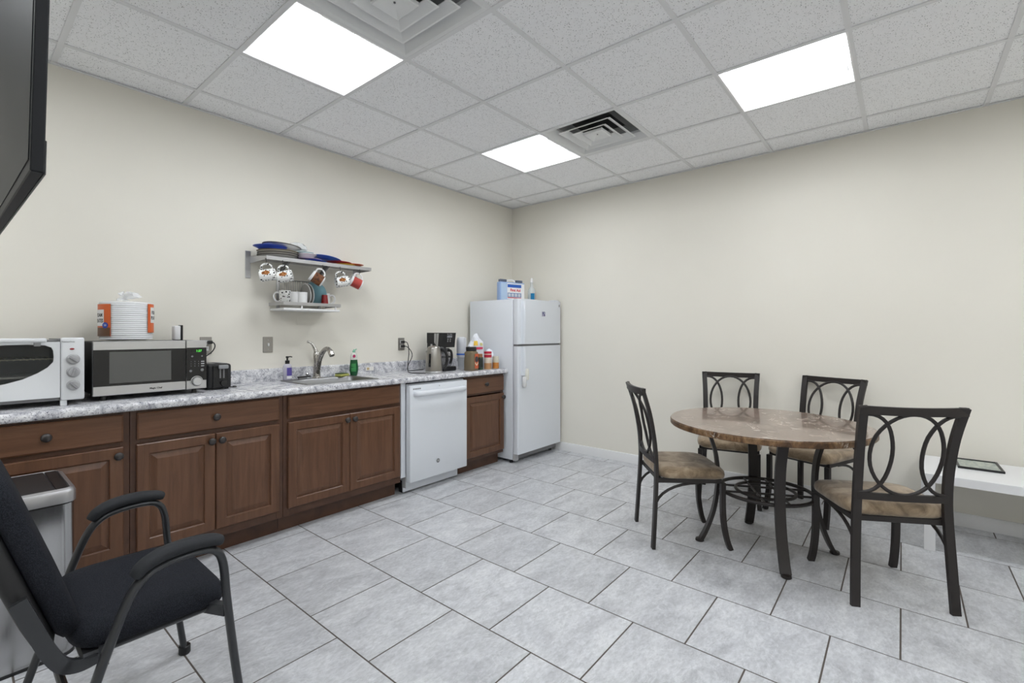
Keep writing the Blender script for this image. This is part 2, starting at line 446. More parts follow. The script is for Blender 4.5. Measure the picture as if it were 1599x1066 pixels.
def ceiling_light(i, j, label):
    cx, cy = (XI(i)+XI(i+1))/2, (YJ(j)+YJ(j+1))/2
    t = thing('ceiling_light', label, 'ceiling light', (cx, cy, H), group='square recessed ceiling lights')
    a = GP/2-0.004; WR = mat('white_reflector_enamel', (0.90, 0.90, 0.90), 0.5)
    hb = B()                                   # open-bottomed housing
    for x0, x1, y0, y1, z0, z1 in ((-a, -a+0.003, -a, a, 0.003, 0.10), (a-0.003, a, -a, a, 0.003, 0.10), (-a, a, -a, -a+0.003, 0.003, 0.10), (-a, a, a-0.003, a, 0.003, 0.10), (-a, a, -a, a, 0.10, 0.103)):
        box(hb, x0, x1, y0, y1, z0, z1)
    obj('housing', hb, WR, t, 0)
    q = GP/2-BW
    fb = B()
    for x0, x1, y0, y1 in ((-a, -q, -a, a), (q, a, -a, a), (-q, q, -a, -q), (-q, q, q, a)): box(fb, x0, x1, y0, y1, 0.0005, 0.003)
    obj('frame', fb, WR, t, 0)
    for s in (-1, 1):                          # sloping side wings
        sh = [(0.286, 0.006), (0.250, 0.030), (0.205, 0.047), (0.158, 0.056), (0.158, 0.059), (0.205, 0.050), (0.250, 0.033), (0.287, 0.009)]
        obj('reflector_wing', prism(B(), [(s*u, v) for u, v in sh], lambda u, v, k: (u, (-0.285, 0.285)[k], v)), WR, t)
    n = 12; R = []
    for k in range(n+1):
        th = PI*k/n; R.append((-0.157*math.cos(th), 0.056-0.046*math.sin(th)))
    up = [(u, v+0.002) for u, v in R[::-1]]
    obj('diffuser', prism(B(), R+up, lambda u, v, k: (u, (-0.270, 0.270)[k], v)),
        mat('lit_diffuser', (0.9, 0.9, 0.9), 0.6, emit=LIGHT_COLOR, es=LIGHT_STRENGTH), t)
    for s in (-1, 1):
        obj('end_plate', prism(B(), [(-0.16, 0.010), (0.16, 0.010), (0.16, 0.062), (-0.16, 0.062)], lambda u, v, k: (u, s*(0.271+0.003*k), v)), WR, t)
LL = {(5, 2): 'bright square ceiling light above the microwave, nearest the counter wall', (2, 2): 'bright square ceiling light next to the far air diffuser, above the fridge corner',
      (2, 5): 'bright square ceiling light above the round dining table', (5, 5): 'square ceiling light overhead in front of the camera, above the frame',
      (8, 2): 'square ceiling light to the left outside the frame, by the counter wall', (8, 5): 'square ceiling light behind the camera on the left side',
      (2, 8): 'square ceiling light behind the round table near the near wall', (5, 8): 'square ceiling light behind the camera in the middle row', (8, 8): 'square ceiling light in the corner behind the camera'}
for k in LIGHTS: ceiling_light(*k, LL[k])

def air_diffuser(i, j, label):
    cx, cy = (XI(i)+XI(i+1))/2, (YJ(j)+YJ(j+1))/2
    t = thing('air_diffuser', label, 'air vent', (cx, cy, H), group='square ceiling air diffusers')
    M = mat('grey_white_vent_enamel', (0.80, 0.81, 0.81), 0.4); D = mat('dark_duct_metal', (0.16, 0.165, 0.17), 0.45, metal=0.5)
    def ring(prof, m, name, th=0.0):
        bm = B(); rs = []
        for h, z in prof: rs.append([bm.verts.new((sx*h, sy*h, z)) for sx, sy in ((-1, -1), (1, -1), (1, 1), (-1, 1))])
        for A, Bq in zip(rs, rs[1:]):
            for q in range(4): bm.faces.new((A[q], A[(q+1) % 4], Bq[(q+1) % 4], Bq[q]))
        return bm
    obj('frame', ring([(0.300, 0.004), (0.300, 0.001), (0.292, 0.001), (0.275, 0.006), (0.235, 0.045), (0.230, 0.062), (0.234, 0.062), (0.279, 0.009), (0.30, 0.004)], M, ''), M, t, 20)
    dk = ring([(0.234, 0.058), (0.150, 0.085), (0.150, 0.20)], D, ''); bm_top = [v for v in dk.verts if v.co.z > 0.19]; dk.faces.new(bm_top)
    obj('duct', dk, D, t, 20)
    for h, z in ((0.208, 0.004), (0.140, 0.001)):
        obj('louver', ring([(h, z), (h-0.010, z-0.001), (h-0.050, z+0.026), (h-0.050, z+0.029), (h-0.010, z+0.003), (h, z)], M, ''), M, t, 20)
    c = B()
    rs = [[c.verts.new((sx*h, sy*h, z)) for sx, sy in ((-1, -1), (1, -1), (1, 1), (-1, 1))] for h, z in ((0.076, 0.0), (0.070, -0.004), (0.012, 0.010))]
    for A, Bq in zip(rs, rs[1:]):
        for q in range(4): c.faces.new((A[q], A[(q+1) % 4], Bq[(q+1) % 4], Bq[q]))
    c.faces.new(rs[2]); tp = [c.verts.new((v.co.x, v.co.y, 0.016)) for v in rs[0]]; c.faces.new(tp)
    for q in range(4): c.faces.new((rs[0][q], tp[q], tp[(q+1) % 4], rs[0][(q+1) % 4]))
    cp = obj('center_plate', c, M, t, 15)
    obj('screw', lathe(B(), [(0, 0.005), (0.005, 0.006), (0.005, 0.012)], seg=8), GREYP, cp)
air_diffuser(5, 3, 'large square air diffuser at the top edge, beside the light over the microwave')
air_diffuser(2, 3, 'small far square air diffuser with a dark duct showing, beside the fridge-corner light')

# ================================================================== BASE CABINETS
FY = -0.54           # face frame front
DY = -0.56           # door front
def raised(bm, x0, x1, z0, z1, prof):
    """nested rectangles in the XZ plane; prof = (inset, y) steps, last one filled"""
    rs = []
    for ins, y in prof: rs.append([bm.verts.new(p) for p in ((x0+ins, y, z0+ins), (x1-ins, y, z0+ins), (x1-ins, y, z1-ins), (x0+ins, y, z1-ins))])
    for A, Bq in zip(rs, rs[1:]):
        for q in range(4): bm.faces.new((A[q], A[(q+1) % 4], Bq[(q+1) % 4], Bq[q]))
    bm.faces.new(rs[0]); bm.faces.new(rs[-1]); return bm
def knob(parent, x, z, y=DY):
    bm = lathe(B(), [(0.010, 0), (0.0085, 0.003), (0.006, 0.008), (0.0065, 0.013), (0.0150, 0.017), (0.0165, 0.021), (0.0145, 0.026), (0.008, 0.029), (0, 0.030)], seg=20)
    o = obj('knob', bm, BRONZE, parent, 50, (x, y, z), (PI/2, 0, 0)); o.scale = (1.22, 1.22, 1.0)
def cab_door(root, x0, x1, z0, z1, kx=None, kz=None):
    fr = B()                                    # frame with an open centre
    ins = 0.056
    prof = [(0, DY+0.019), (0, DY+0.004), (0.004, DY), (ins-0.004, DY), (ins, DY+0.005), (ins, DY+0.019)]
    rs = [[fr.verts.new(p) for p in ((x0+a, y, z0+a), (x1-a, y, z0+a), (x1-a, y, z1-a), (x0+a, y, z1-a))] for a, y in prof]
    for q in range(4):
        for A, Bq in zip(rs, rs[1:]+rs[:1]): fr.faces.new((A[q], A[(q+1) % 4], Bq[(q+1) % 4], Bq[q]))
    d = obj('door', fr, WOODV, root, 25)
    obj('panel', raised(B(), x0+ins-0.001, x1-ins+0.001, z0+ins-0.001, z1-ins+0.001,
        [(0, DY+0.018), (0, DY+0.010), (0.006, DY+0.010), (0.032, DY+0.0015), (0.036, DY+0.0015)]), WOODV, d, 12)
    if kx is not None: knob(d, kx, kz)
def cab_drawer(root, x0, x1, z0, z1, kx=None, kz=None, name='drawer'):
    d = obj(name, raised(B(), x0, x1, z0, z1, [(0, DY+0.019), (0, DY+0.006), (0.007, DY)]), WOODH, root, 20)
    if kx is not None: knob(d, kx, kz)
def cabinet(label, x0, x1, kind):
    t = thing('base_cabinet', label, 'cabinet', (0, 0, 0), group='brown base cabinets under the worktop')
    t.location = ((x0+x1)/2, -0.27, 0)
    def P(o): o.location = (o.location[0]-t.location[0], o.location[1]-t.location[1], o.location[2]); return o
    top = CTOP-0.043
    cb = B(); a, b_ = x0+0.001, x1-0.001
    for q in ((a, a+0.016, FY+0.02, -0.02, 0.11, top), (b_-0.016, b_, FY+0.02, -0.02, 0.11, top), (a+0.016, b_-0.016, FY+0.02, -0.02, 0.11, 0.126), (a+0.016, b_-0.016, -0.03, -0.02, 0.126, top)):
        box(cb, *q)
    obj('carcass', cb, WOODD, t, 0)
    ff = B(); s = 0.040
    for q in ((a, a+s, FY, FY+0.02, 0.11, top), (b_-s, b_, FY, FY+0.02, 0.11, top), (a+s, b_-s, FY, FY+0.02, top-0.030, top), (a+s, b_-s, FY, FY+0.02, 0.700, 0.745), (a+s, b_-s, FY, FY+0.02, 0.11, 0.170)):
        box(ff, *q, 0.0008)
    obj('face_frame', ff, WOODD, t, 0)
    obj('toe_kick', bx(a, b_, -0.47, -0.452, 0.001, 0.1095), WOODD, t, 0)
    g = 0.028
    zd = (0.160, 0.706); zr = (0.730, 0.868)
    if kind == 'one':
        cab_drawer(t, x0+0.022, x1-g, *zr, (x0+x1)/2-0.003, 0.801); cab_door(t, x0+0.022, x1-g, *zd, x1-g-0.022, 0.666)
    elif kind == 'pair':
        m = (x0+x1)/2
        cab_drawer(t, x0+g, x1-g, *zr, m, 0.801)
        cab_door(t, x0+g-0.003, m-0.002, *zd, m-0.024, 0.666); cab_door(t, m+0.002, x1-g, *zd, m+0.028, 0.666)
    elif kind == 'sink':
        m = (x0+x1)/2+0.006
        cab_drawer(t, x0+g, x1-0.018, *zr, name='false_drawer_front')
        cab_door(t, x0+g, m-0.0015, *zd, m-0.026, 0.666); cab_door(t, m+0.0015, x1-0.015, *zd, m+0.032, 0.666)
    elif kind == 'end':
        cab_drawer(t, x0+0.008, x1-0.008, 0.716, 0.858, (x0+x1)/2, 0.795); cab_door(t, x0+0.008, x1-0.008, 0.142, 0.690, x1-0.030, 0.652)
    for c in t.children: P(c)
    return t
cabinet('brown base cabinet behind the trash bin, with one drawer above one door', -4.345, -3.7335, 'one')
cabinet('brown base cabinet under the microwave with one wide drawer and a pair of doors', -3.7335, -2.960, 'pair')
cabinet('brown sink cabinet beside the dishwasher, knobless front panel above two doors', -2.960, -2.046, 'sink')
cabinet('narrow brown end cabinet between dishwasher and fridge, one drawer and one door', -1.352, -0.806, 'end')
# filler strip beside the dishwasher
tag(obj('filler_panel', bx(-2.044, -2.000, -0.545, -0.46, 0.14, 0.878, 0.001), APPL, ang=0), 'narrow white filler strip between sink cabinet and dishwasher', 'filler panel')

# ---- worktop with rounded front edge, backsplash and a cut-out for the sink
wt = thing('worktop', 'long white and grey speckled granite-pattern worktop with rounded front edge', 'worktop', (-2.57, -0.3, CTOP))
SX0, SX1, SY0, SY1 = -2.755, -2.225, -0.475, -0.105
def wprof(y0, y1, front):
    if not front: return [(y0, CTOP-0.042), (y1, CTOP-0.042), (y1, CTOP), (y0, CTOP)]
    pts = [(y1, CTOP-0.042), (y1, CTOP)]
    r = 0.019
    for k in range(7):
        a = PI/2+PI*k/6*0.5; pts.append((y0+r+r*math.cos(a), CTOP-r+r*math.sin(a)))
    for k in range(4):
        a = PI+PI/2*k/3; pts.append((y0+0.010+0.010*math.cos(a), CTOP-0.032+0.010*math.sin(a)))
    return pts
bm = B()
for xa, xb, y0, y1, fr in ((-4.37, SX0, -0.585, -0.002, True), (SX1, -0.784, -0.585, -0.002, True), (SX0, SX1, -0.585, SY0, True), (SX0, SX1, SY1, -0.002, False)):
    prism(bm, wprof(y0, y1, fr), lambda u, v, k: ((xa, xb)[k]+2.57, u+0.3, v-CTOP))
obj('slab', bm, GRANITE, wt, 40)
bs = [(-0.002, CTOP+0.0005), (-0.022, CTOP+0.0005), (-0.022, CTOP+0.081), (-0.019, CTOP+0.088), (-0.013, CTOP+0.090), (-0.002, CTOP+0.090)]
tag(obj('backsplash', prism(B(), bs, lambda u, v, k: ((-4.37, -0.784)[k]+2.57, u, v-CTOP)), GRANITE, None, 50, (-2.57, 0, CTOP)), 'low speckled granite-pattern backsplash strip along the wall behind the worktop', 'backsplash')
# ---- sink
sk = thing('sink', 'stainless steel drop-in sink set into the speckled worktop', 'sink', (-2.49, -0.29, CTOP))
bm = B()
def rr(x0, x1, y0, y1, r, z): return [bm.verts.new((x, y, z)) for x, y in rrect(x0, x1, y0, y1, r, 5)]
hx, hy = 0.285, 0.215
R = [rr(-hx, hx, -hy, hy, 0.03, 0.0005), rr(-hx+0.002, hx-0.002, -hy+0.002, hy-0.002, 0.03, 0.005), rr(-hx+0.022, hx-0.022, -hy+0.022, hy-0.075, 0.05, 0.005),
     rr(-hx+0.030, hx-0.030, -hy+0.030, hy-0.083, 0.05, -0.006), rr(-hx+0.042, hx-0.042, -hy+0.042, hy-0.095, 0.06, -0.150), rr(-hx+0.075, hx-0.075, -hy+0.075, hy-0.13, 0.05, -0.168)]
for A, Bq in zip(R, R[1:]):
    n = len(A)
    for q in range(n): bm.faces.new((A[q], A[(q+1) % n], Bq[(q+1) % n], Bq[q]))
bm.faces.new(R[-1])
obj('basin', bm, mat('sink_steel', (0.24, 0.24, 0.24), 0.40, metal=1.0), sk, 40)
obj('drain', lathe(B(), [(0.042, 0), (0.042, 0.003), (0.034, 0.003), (0.030, 0.0005), (0, 0.0005)], (0, -0.02, -0.1675), 20), CHROME, sk)
# ---- faucet
fa = thing('faucet', 'brushed nickel single-lever kitchen faucet behind the sink', 'faucet', (-2.505, -0.112, CTOP+0.0055))
obj('base_plate', lathe(B(), [(0.034, 0), (0.034, 0.004), (0.030, 0.008), (0.027, 0.012)], seg=24), NICKEL, fa)
obj('body', lathe(B(), [(0.027, 0.010), (0.0255, 0.05), (0.0245, 0.10), (0.026, 0.145), (0.026, 0.178), (0.020, 0.200), (0.0, 0.208)], seg=24), NICKEL, fa, 60)
sp = smooth_path([(0, -0.006, 0.03), (0, -0.022, 0.09), (0, -0.052, 0.155), (0, -0.105, 0.210), (0, -0.155, 0.226), (0, -0.195, 0.212), (0, -0.222, 0.178)], 5)
obj('spout', sweep(B(), sp, circ(0.0175, 14), (1, 0, 0), taper=[1.15-0.25*k/(len(sp)-1)+(0.22 if k > len(sp)-6 else 0) for k in range(len(sp))]), NICKEL, fa, 50)
lv = smooth_path([(0.0, 0.004, 0.185), (-0.006, 0.008, 0.215), (-0.018, 0.016, 0.248), (-0.034, 0.024, 0.268), (-0.052, 0.030, 0.276)], 4)
lever = obj('lever', sweep(B(), lv, circ(0.012, 10), (1, 0, 0), taper=[1.7-1.1*(k/(len(lv)-1))**0.6 for k in range(len(lv))]), NICKEL, fa, 60)
obj('lever_tip', lathe(B(), [(0, -0.011), (0.008, -0.008), (0.011, 0), (0.008, 0.008), (0, 0.011)], (-0.052, 0.030, 0.277), 12), NICKEL, lever, 60)

# ================================================================== DISHWASHER
dw = thing('dishwasher', 'white built-in dishwasher between the brown base cabinets', 'dishwasher', (-1.68, -0.3, 0))
def W(bm):                                       # world -> local of dishwasher
    for v in bm.verts: v.co -= Vector((-1.68, -0.3, 0))
    return bm
obj('tub', W(bx(-1.992, -1.366, -0.55, -0.04, 0.10, 0.868)), APPLG, dw, 0)
dd = obj('door', W(bx(-2.000, -1.372, -0.602, -0.552, 0.103, 0.859, 0.005, 2)), APPL, dw, 30)
hp = smooth_path([(-1.955, -0.602, 0.796), (-1.945, -0.632, 0.796), (-1.85, -0.652, 0.796), (-1.686, -0.658, 0.796), (-1.52, -0.652, 0.796), (-1.427, -0.632, 0.796), (-1.417, -0.602, 0.796)], 5)
obj('handle', W(sweep(B(), hp, [(0.013*math.cos(a*PI/5), 0.022*math.sin(a*PI/5)) for a in range(10)], (0, 0, 1))), APPL, dd, 60)
obj('kick_plate', W(bx(-1.995, -1.40, -0.512, -0.495, 0.012, 0.096, 0.002)), APPL, dw, 0)
obj('foot', W(bx(-1.985, -1.965, -0.48, -0.44, 0.0, 0.1)), BLACK, dw, 0)
obj('foot', W(bx(-1.40, -1.38, -0.48, -0.44, 0.0, 0.1)), BLACK, dw, 0)
obj('hinge', W(bx(-2.0, -1.9945, -0.545, -0.50, 0.05, 0.16, 0.001)), LGREY, dw, 0)
obj('indicator_light', W(lathe(B(), [(0.0035, 0), (0.003, 0.001), (0, 0.0012)], (0, 0, 0), 8)), BLACK, dd, 0)
dd.children[-1].matrix_local = Matrix.Translation((-1.695+1.68, -0.6021+0.3, 0.838)) @ Matrix.Rotation(PI/2, 4, 'X') @ Matrix.Translation((-1.68, -0.3, 0))
lg = lathe(B(), [(0, 0), (0.0175, 0), (0.0175, 0.0012), (0.014, 0.0022), (0.0, 0.0022)], seg=24)
badge = obj('badge', lg, GREYP, dd, 30, (-1.71+1.68, -0.602+0.3, 0.222), (PI/2, 0, 0))
letter('GE', 0.016, WHITEP, badge, (0, 0, 0.0026)).rotation_euler = (-PI/2, 0, 0)
for k in range(5):
    obj('button_mark', bx(-0.0055, 0.0055, -0.0004, 0, -0.0055, 0.0055), GREYP, dd, 0, (-1.965+1.68+k*0.0165, -0.602+0.3, 0.832))

# ================================================================== FRIDGE
fr = thing('refrigerator', 'tall white top-freezer refrigerator standing in the corner', 'refrigerator', (-0.405, -0.34, 0))
def WF(bm):
    for v in bm.verts: v.co -= Vector((-0.405, -0.34, 0))
    return bm
obj('body', WF(bx(-0.775, -0.035, -0.630, -0.055, 0.035, 1.602, 0.006, 2)), APPL, fr, 30)
obj('gasket', WF(bx(-0.765, -0.045, -0.642, -0.631, 0.11, 1.594)), APPLG, fr, 0)
DR = []
for nm, z0, z1 in (('freezer_door', 1.162, 1.606), ('fridge_door', 0.098, 1.142)):
    bm = prism(B(), rrect(-0.776, -0.034, -0.706, -0.643, 0.014, 4), lambda u, v, k: (u+0.405, v+0.34, (z0, z1)[k]))
    DR.append(obj(nm, bm, APPL, fr, 30))
obj('door_seam', WF(bx(-0.770, -0.040, -0.690, -0.644, 1.1425, 1.1615)), GREYP, fr, 0)
def fridge_handle(parent, za, zb, flip):
    # grip strip standing off the door along its left edge
    pts = [(-0.728, -0.7065), (-0.700, -0.7065), (-0.690, -0.738), (-0.700, -0.748), (-0.716, -0.748), (-0.724, -0.740)]
    bm = B(); N = 10
    rs = []
    for k in range(N+1):
        z = za+(zb-za)*k/N; tt = k/N
        s = 1.0 if not flip else 1.0
        rs.append([bm.verts.new((x+0.405, (y if i_ < 2 else -0.7065+(y+0.7065)*(0.55+0.45*math.sin(PI*min(1, max(0.08, tt)))**0.5))+0.34, z)) for i_, (x, y) in enumerate(pts)])
    for A, Bq in zip(rs, rs[1:]):
        for q in range(6): bm.faces.new((A[q], A[(q+1) % 6], Bq[(q+1) % 6], Bq[q]))
    bm.faces.new(rs[0][::-1]); bm.faces.new(rs[-1])
    h = obj('handle', bm, APPL, parent, 35)
    return h
fridge_handle(DR[0], 1.166, 1.585, False)
h2 = fridge_handle(DR[1], 0.86, 1.138, True)
def cup(parent, name, x, y, z0, z1, r, m): return obj(name, lathe(B(), [(r*0.7, z0), (r, z0+0.01), (r, z1-0.01), (r*0.8, z1)], (x+0.405, y+0.34, 0), 14), m, parent, 40)
cup(h2, 'handle_guard', -0.688, -0.742, 0.815, 0.925, 0.021, mat('cream_plastic', (0.78, 0.77, 0.70), 0.4))
cup(h2, 'handle_guard', -0.722, -0.738, 0.745, 0.850, 0.019, WHITEP)
obj('hinge_cover', WF(bx(-0.115, -0.045, -0.690, -0.60, 1.6035, 1.622, 0.006, 2)), APPL, fr, 30)
obj('base_grille', WF(bx(-0.755, -0.055, -0.652, -0.632, 0.04, 0.092)), GREYP, fr, 0)
obj('hinge_bracket', WF(bx(-0.77, -0.72, -0.665, -0.632, 0.030, 0.0975, 0.003)), LGREY, fr, 0)
for x in (-0.74, -0.08):
    for y in (-0.59, -0.10): obj('foot', lathe(B(), [(0.018, 0), (0.018, 0.02), (0.012, 0.022), (0.012, 0.036)], (x+0.405, y+0.34, 0), 12), BLACK, fr)
mk = obj('maker_badge', bx(-0.009, 0.009, -0.001, 0, -0.014, 0.014, 0.0004), LGREY, DR[0], 0, (-0.068+0.405, -0.7062+0.34, 1.562))
letter('GE', 0.013, BLACK, mk, (0, -0.0012, 0))
mg = tag(obj('fridge_magnet', bx(-0.040, 0.040, -0.0025, 0, -0.024, 0.024, 0.0005), mat('magnet_white', (0.72, 0.73, 0.78), 0.5), None, 0, (-0.358, -0.7063, 1.464)),
    'small white magnet with dark blue marks on the freezer door', 'magnet')
NAVY = mat('navy_print', (0.03, 0.03, 0.16), 0.5)
letter('BID', 0.034, NAVY, mg, (0.0, -0.0027, 0.011), bold=0.0012)
letter('8 88', 0.028, NAVY, mg, (0.0, -0.0027, -0.012), bold=0.001)

# ---- first aid kit and bottle on the fridge
fk = thing('first_aid_kit', 'blue and white first aid kit case standing on the fridge', 'first aid kit', (-0.515, -0.40, 1.6035), -0.20)
KB = mat('translucent_blue_case', (0.30, 0.42, 0.66), 0.3)
obj('case', bx(-0.165, 0.165, -0.03, 0.03, 0.0, 0.195, 0.010, 3), KB, fk)
obj('front_label', bx(-0.075, 0.160, -0.0325, -0.0302, 0.02, 0.182, 0.001), WHITEP, fk, 0)
obj('side_panel', bx(-0.155, -0.080, -0.0325, -0.0302, 0.012, 0.182, 0.001), mat('pale_blue_panel', (0.40, 0.52, 0.68), 0.4), fk, 0)
obj('blue_band', bx(-0.070, 0.115, -0.0335, -0.0326, 0.140, 0.172), mat('band_blue', (0.02, 0.10, 0.42), 0.4), fk, 0)
letter('First Aid', 0.040, mat('kit_red', (0.62, 0.02, 0.03), 0.4), fk, (0.035, -0.0328, 0.112), bold=0.0012)
obj('picture_strip', bx(-0.070, 0.115, -0.0335, -0.0326, 0.040, 0.085), mat('picture_grey_blue', (0.16, 0.24, 0.42), 0.4), fk, 0)
for k in range(4): obj('picture', bx(-0.062+k*0.044, -0.030+k*0.044, -0.0342, -0.0336, 0.046, 0.078), mat('picture_light', (0.55, 0.58, 0.62), 0.4), fk, 0)
obj('red_line', bx(-0.070, 0.115, -0.0340, -0.0326, 0.030, 0.037), mat('kit_red', (0.62, 0.02, 0.03)), fk, 0)
for x in (-0.11, 0.105): obj('latch', bx(x-0.042, x+0.042, -0.018, 0.018, 0.1955, 0.222, 0.003), mat('latch_navy', (0.10, 0.12, 0.17), 0.4), fk, 0)
hb = sweep(B(), smooth_path([(-0.05, 0, 0.196), (-0.045, 0, 0.214), (0, 0, 0.220), (0.045, 0, 0.214), (0.05, 0, 0.196)], 4), rect(0.014, 0.006), (0, 1, 0))
obj('handle', hb, WHITEP, fk)
bt = thing('spray_bottle', 'clear bottle with white cap and blue label on the fridge', 'bottle', (-0.178, -0.42, 1.6035))
obj('bottle_body', lathe(B(), [(0.040, 0), (0.043, 0.006), (0.043, 0.120), (0.036, 0.145), (0.016, 0.178), (0.013, 0.225)], seg=20), mat('hazy_bottle', (0.72, 0.76, 0.76), 0.2, alpha=0.55), bt, 50)
obj('cap', lathe(B(), [(0.017, 0.222), (0.017, 0.238), (0.012, 0.244), (0.012, 0.262), (0.006, 0.268), (0, 0.269)], seg=16), WHITEP, bt, 50)
obj('liquid', lathe(B(), [(0, 0.006), (0.040, 0.007), (0.040, 0.10), (0, 0.101)], seg=20), mat('teal_liquid', (0.45, 0.60, 0.62), 0.2), bt, 40)
def arc_label(name, r, z0, z1, a0, a1, m, parent, n=10):
    return obj(name, lathe(B(), [(r, z0), (r+0.0008, z0), (r+0.0008, z1), (r, z1), (r, z0)], (0, 0, 0), n, a0=a0, a1=a1), m, parent, 40)
arc_label('label', 0.0434, 0.012, 0.100, -2.75, -1.75, mat('label_teal_blue', (0.0, 0.17, 0.36), 0.4), bt)
arc_label('label', 0.0434, 0.012, 0.118, -1.30, -0.4, mat('label_peach', (0.60, 0.30, 0.22), 0.4), bt)

# ================================================================== THINGS ON THE WORKTOP, LEFT
# ---- toaster oven
tx0, tx1, ty0, ty1, tz0, tz1 = -4.36, -3.893, -0.44, -0.10, 0.950, 1.252
to = thing('toaster_oven', 'white toaster oven with three grey dials on the worktop', 'toaster oven', ((tx0+tx1)/2, (ty0+ty1)/2, CTOP))
ox, oy = to.location.x, to.location.y
def WT(bm):
    for v in bm.verts: v.co -= Vector((ox, oy, CTOP))
    return bm
WARMW = mat('off_white_enamel', (0.72, 0.735, 0.75), 0.3)
ob = B()
for q in ((tx0, tx0+0.008, ty0+0.012, ty1, tz0, tz1-0.012), (tx1-0.092, tx1-0.004, ty0+0.012, ty1, tz0, tz1-0.006), (tx0+0.008, tx1-0.092, ty1-0.008, ty1, tz0, tz1-0.012), (tx0+0.008, tx1-0.092, ty0+0.012, ty1-0.008, tz0, tz0+0.014), (tx0+0.008, tx1-0.092, ty0+0.02, ty1-0.008, tz1-0.020, tz1-0.012)): box(ob, *q, 0.001)
obj('shell', WT(ob), GREYP, to, 0)
obj('control_panel', WT(bx(tx1-0.086, tx1, ty0-0.012, ty0+0.014, tz0, tz1, 0.008, 3)), WARMW, to, 30)
for k, z in enumerate((1.147, 1.085, 1.022)):
    d = obj('dial', lathe(B(), [(0.0255, 0), (0.0255, 0.004), (0.021, 0.006), (0.019, 0.018), (0, 0.019)], seg=24), LGREY, to, 40, (tx1-0.042-ox, ty0-0.0122-oy, z-CTOP), (PI/2, 0, 0))
    obj('grip', bx(-0.0055, 0.0055, -0.021, 0.021, 0.0185, 0.026, 0.002), mat('dial_grip_grey', (0.30, 0.30, 0.31), 0.4), d, 30, None, (0, 0, (0.9, -0.25, 0.7)[k]))
obj('power_lamp', lathe(B(), [(0.009, 0), (0.007, 0.003), (0, 0.004)], seg=14, sy=0.5), mat('lamp_dark_red', (0.25, 0.01, 0.015), 0.2), to, 40, (tx1-0.046-ox, ty0-0.0122-oy, 1.197-CTOP), (PI/2, 0, 0))
letter('ToasterOven', 0.009, GREYP, to, (tx1-0.060-ox, ty0-0.0124-oy, 1.232-CTOP))
# door with an eye-shaped window: top edge nearly straight, lower edge a sweeping curve
dx0, dx1, dz0, dz1 = tx0+0.002, tx1-0.088, tz0+0.016, tz1-0.020
win = [(tx1-0.118, 1.205), (tx1-0.112, 1.190), (tx1-0.110, 1.160), (tx1-0.112, 1.136), (tx1-0.130, 1.112), (tx1-0.165, 1.086), (tx1-0.215, 1.060), (tx1-0.27, 1.043), (tx0+0.15, 1.036), (tx0+0.10, 1.045), (tx0+0.055, 1.075), (tx0+0.035, 1.11), (tx0+0.035, 1.17), (tx0+0.05, 1.20), (tx0+0.10, 1.212), (tx0+0.20, 1.219), (tx1-0.20, 1.220), (tx1-0.14, 1.216)]
def outer_pt(p):
    cxm, czm = (dx0+dx1)/2, (dz0+dz1)/2; u, v = p[0]-cxm, p[1]-czm
    s = min((dx1-dx0)/2/abs(u) if u else 9e9, (dz1-dz0)/2/abs(v) if v else 9e9)
    return (cxm+u*s, czm+v*s)
ring_in = []
for a, b_ in zip(win, win[1:]+win[:1]):
    ring_in += [a, ((a[0]+b_[0])/2, (a[1]+b_[1])/2)]
ring_in += []
corners = [(dx0, dz0), (dx1, dz0), (dx1, dz1), (dx0, dz1)]
cxm, czm = (dx0+dx1)/2, (dz0+dz1)/2
for c_ in corners:                               # add samples that aim at the corners
    ang_c = math.atan2(c_[1]-czm, c_[0]-cxm)
    best = min(range(len(ring_in)), key=lambda k: abs(math.atan2(ring_in[k][1]-czm, ring_in[k][0]-cxm)-ang_c))
    corners[corners.index(c_)] = (best, c_)
cmap = dict(corners)
ring_out = [cmap.get(k, outer_pt(p)) for k, p in enumerate(ring_in)]
bm = B(); yf, yb = ty0-0.006, ty0+0.010
vi = [[bm.verts.new((x, y, z)) for x, z in ring_in] for y in (yf, yb)]; vo = [[bm.verts.new((x, y, z)) for x, z in ring_out] for y in (yf, yb)]
n = len(ring_in)
for k in range(n):
    k2 = (k+1) % n
    bm.faces.new((vo[0][k], vo[0][k2], vi[0][k2], vi[0][k])); bm.faces.new((vi[0][k], vi[0][k2], vi[1][k2], vi[1][k]))
    bm.faces.new((vo[1][k], vo[1][k2], vi[1][k2], vi[1][k])); bm.faces.new((vo[0][k], vo[0][k2], vo[1][k2], vo[1][k]))
td = obj('door', WT(bm), WARMW, to, 30)
gb = B(); gv = [gb.verts.new((x, ty0+0.004, z)) for x, z in win]; gw = [gb.verts.new((x, ty0+0.007, z)) for x, z in win]
gb.faces.new(gv); gb.faces.new(gw[::-1])
for k in range(len(win)): gb.faces.new((gv[k], gv[(k+1) % len(win)], gw[(k+1) % len(win)], gw[k]))
obj('window_glass', WT(gb), GLASS, td, 0)
obj('handle', WT(bx(tx0+0.05, tx0+0.33, ty0-0.045, ty0-0.018, tz1-0.022, tz1-0.002, 0.007, 3)), WARMW, td, 40)
for x in (tx0+0.07, tx0+0.30): obj('handle_post', WT(bx(x-0.012, x+0.012, ty0-0.020, ty0-0.0055, tz1-0.040, tz1-0.010, 0.004, 2)), LGREY, td, 40)
rk = B()
WIRE = mat('oven_rack_wire', (0.50, 0.47, 0.36), 0.3, metal=0.9)
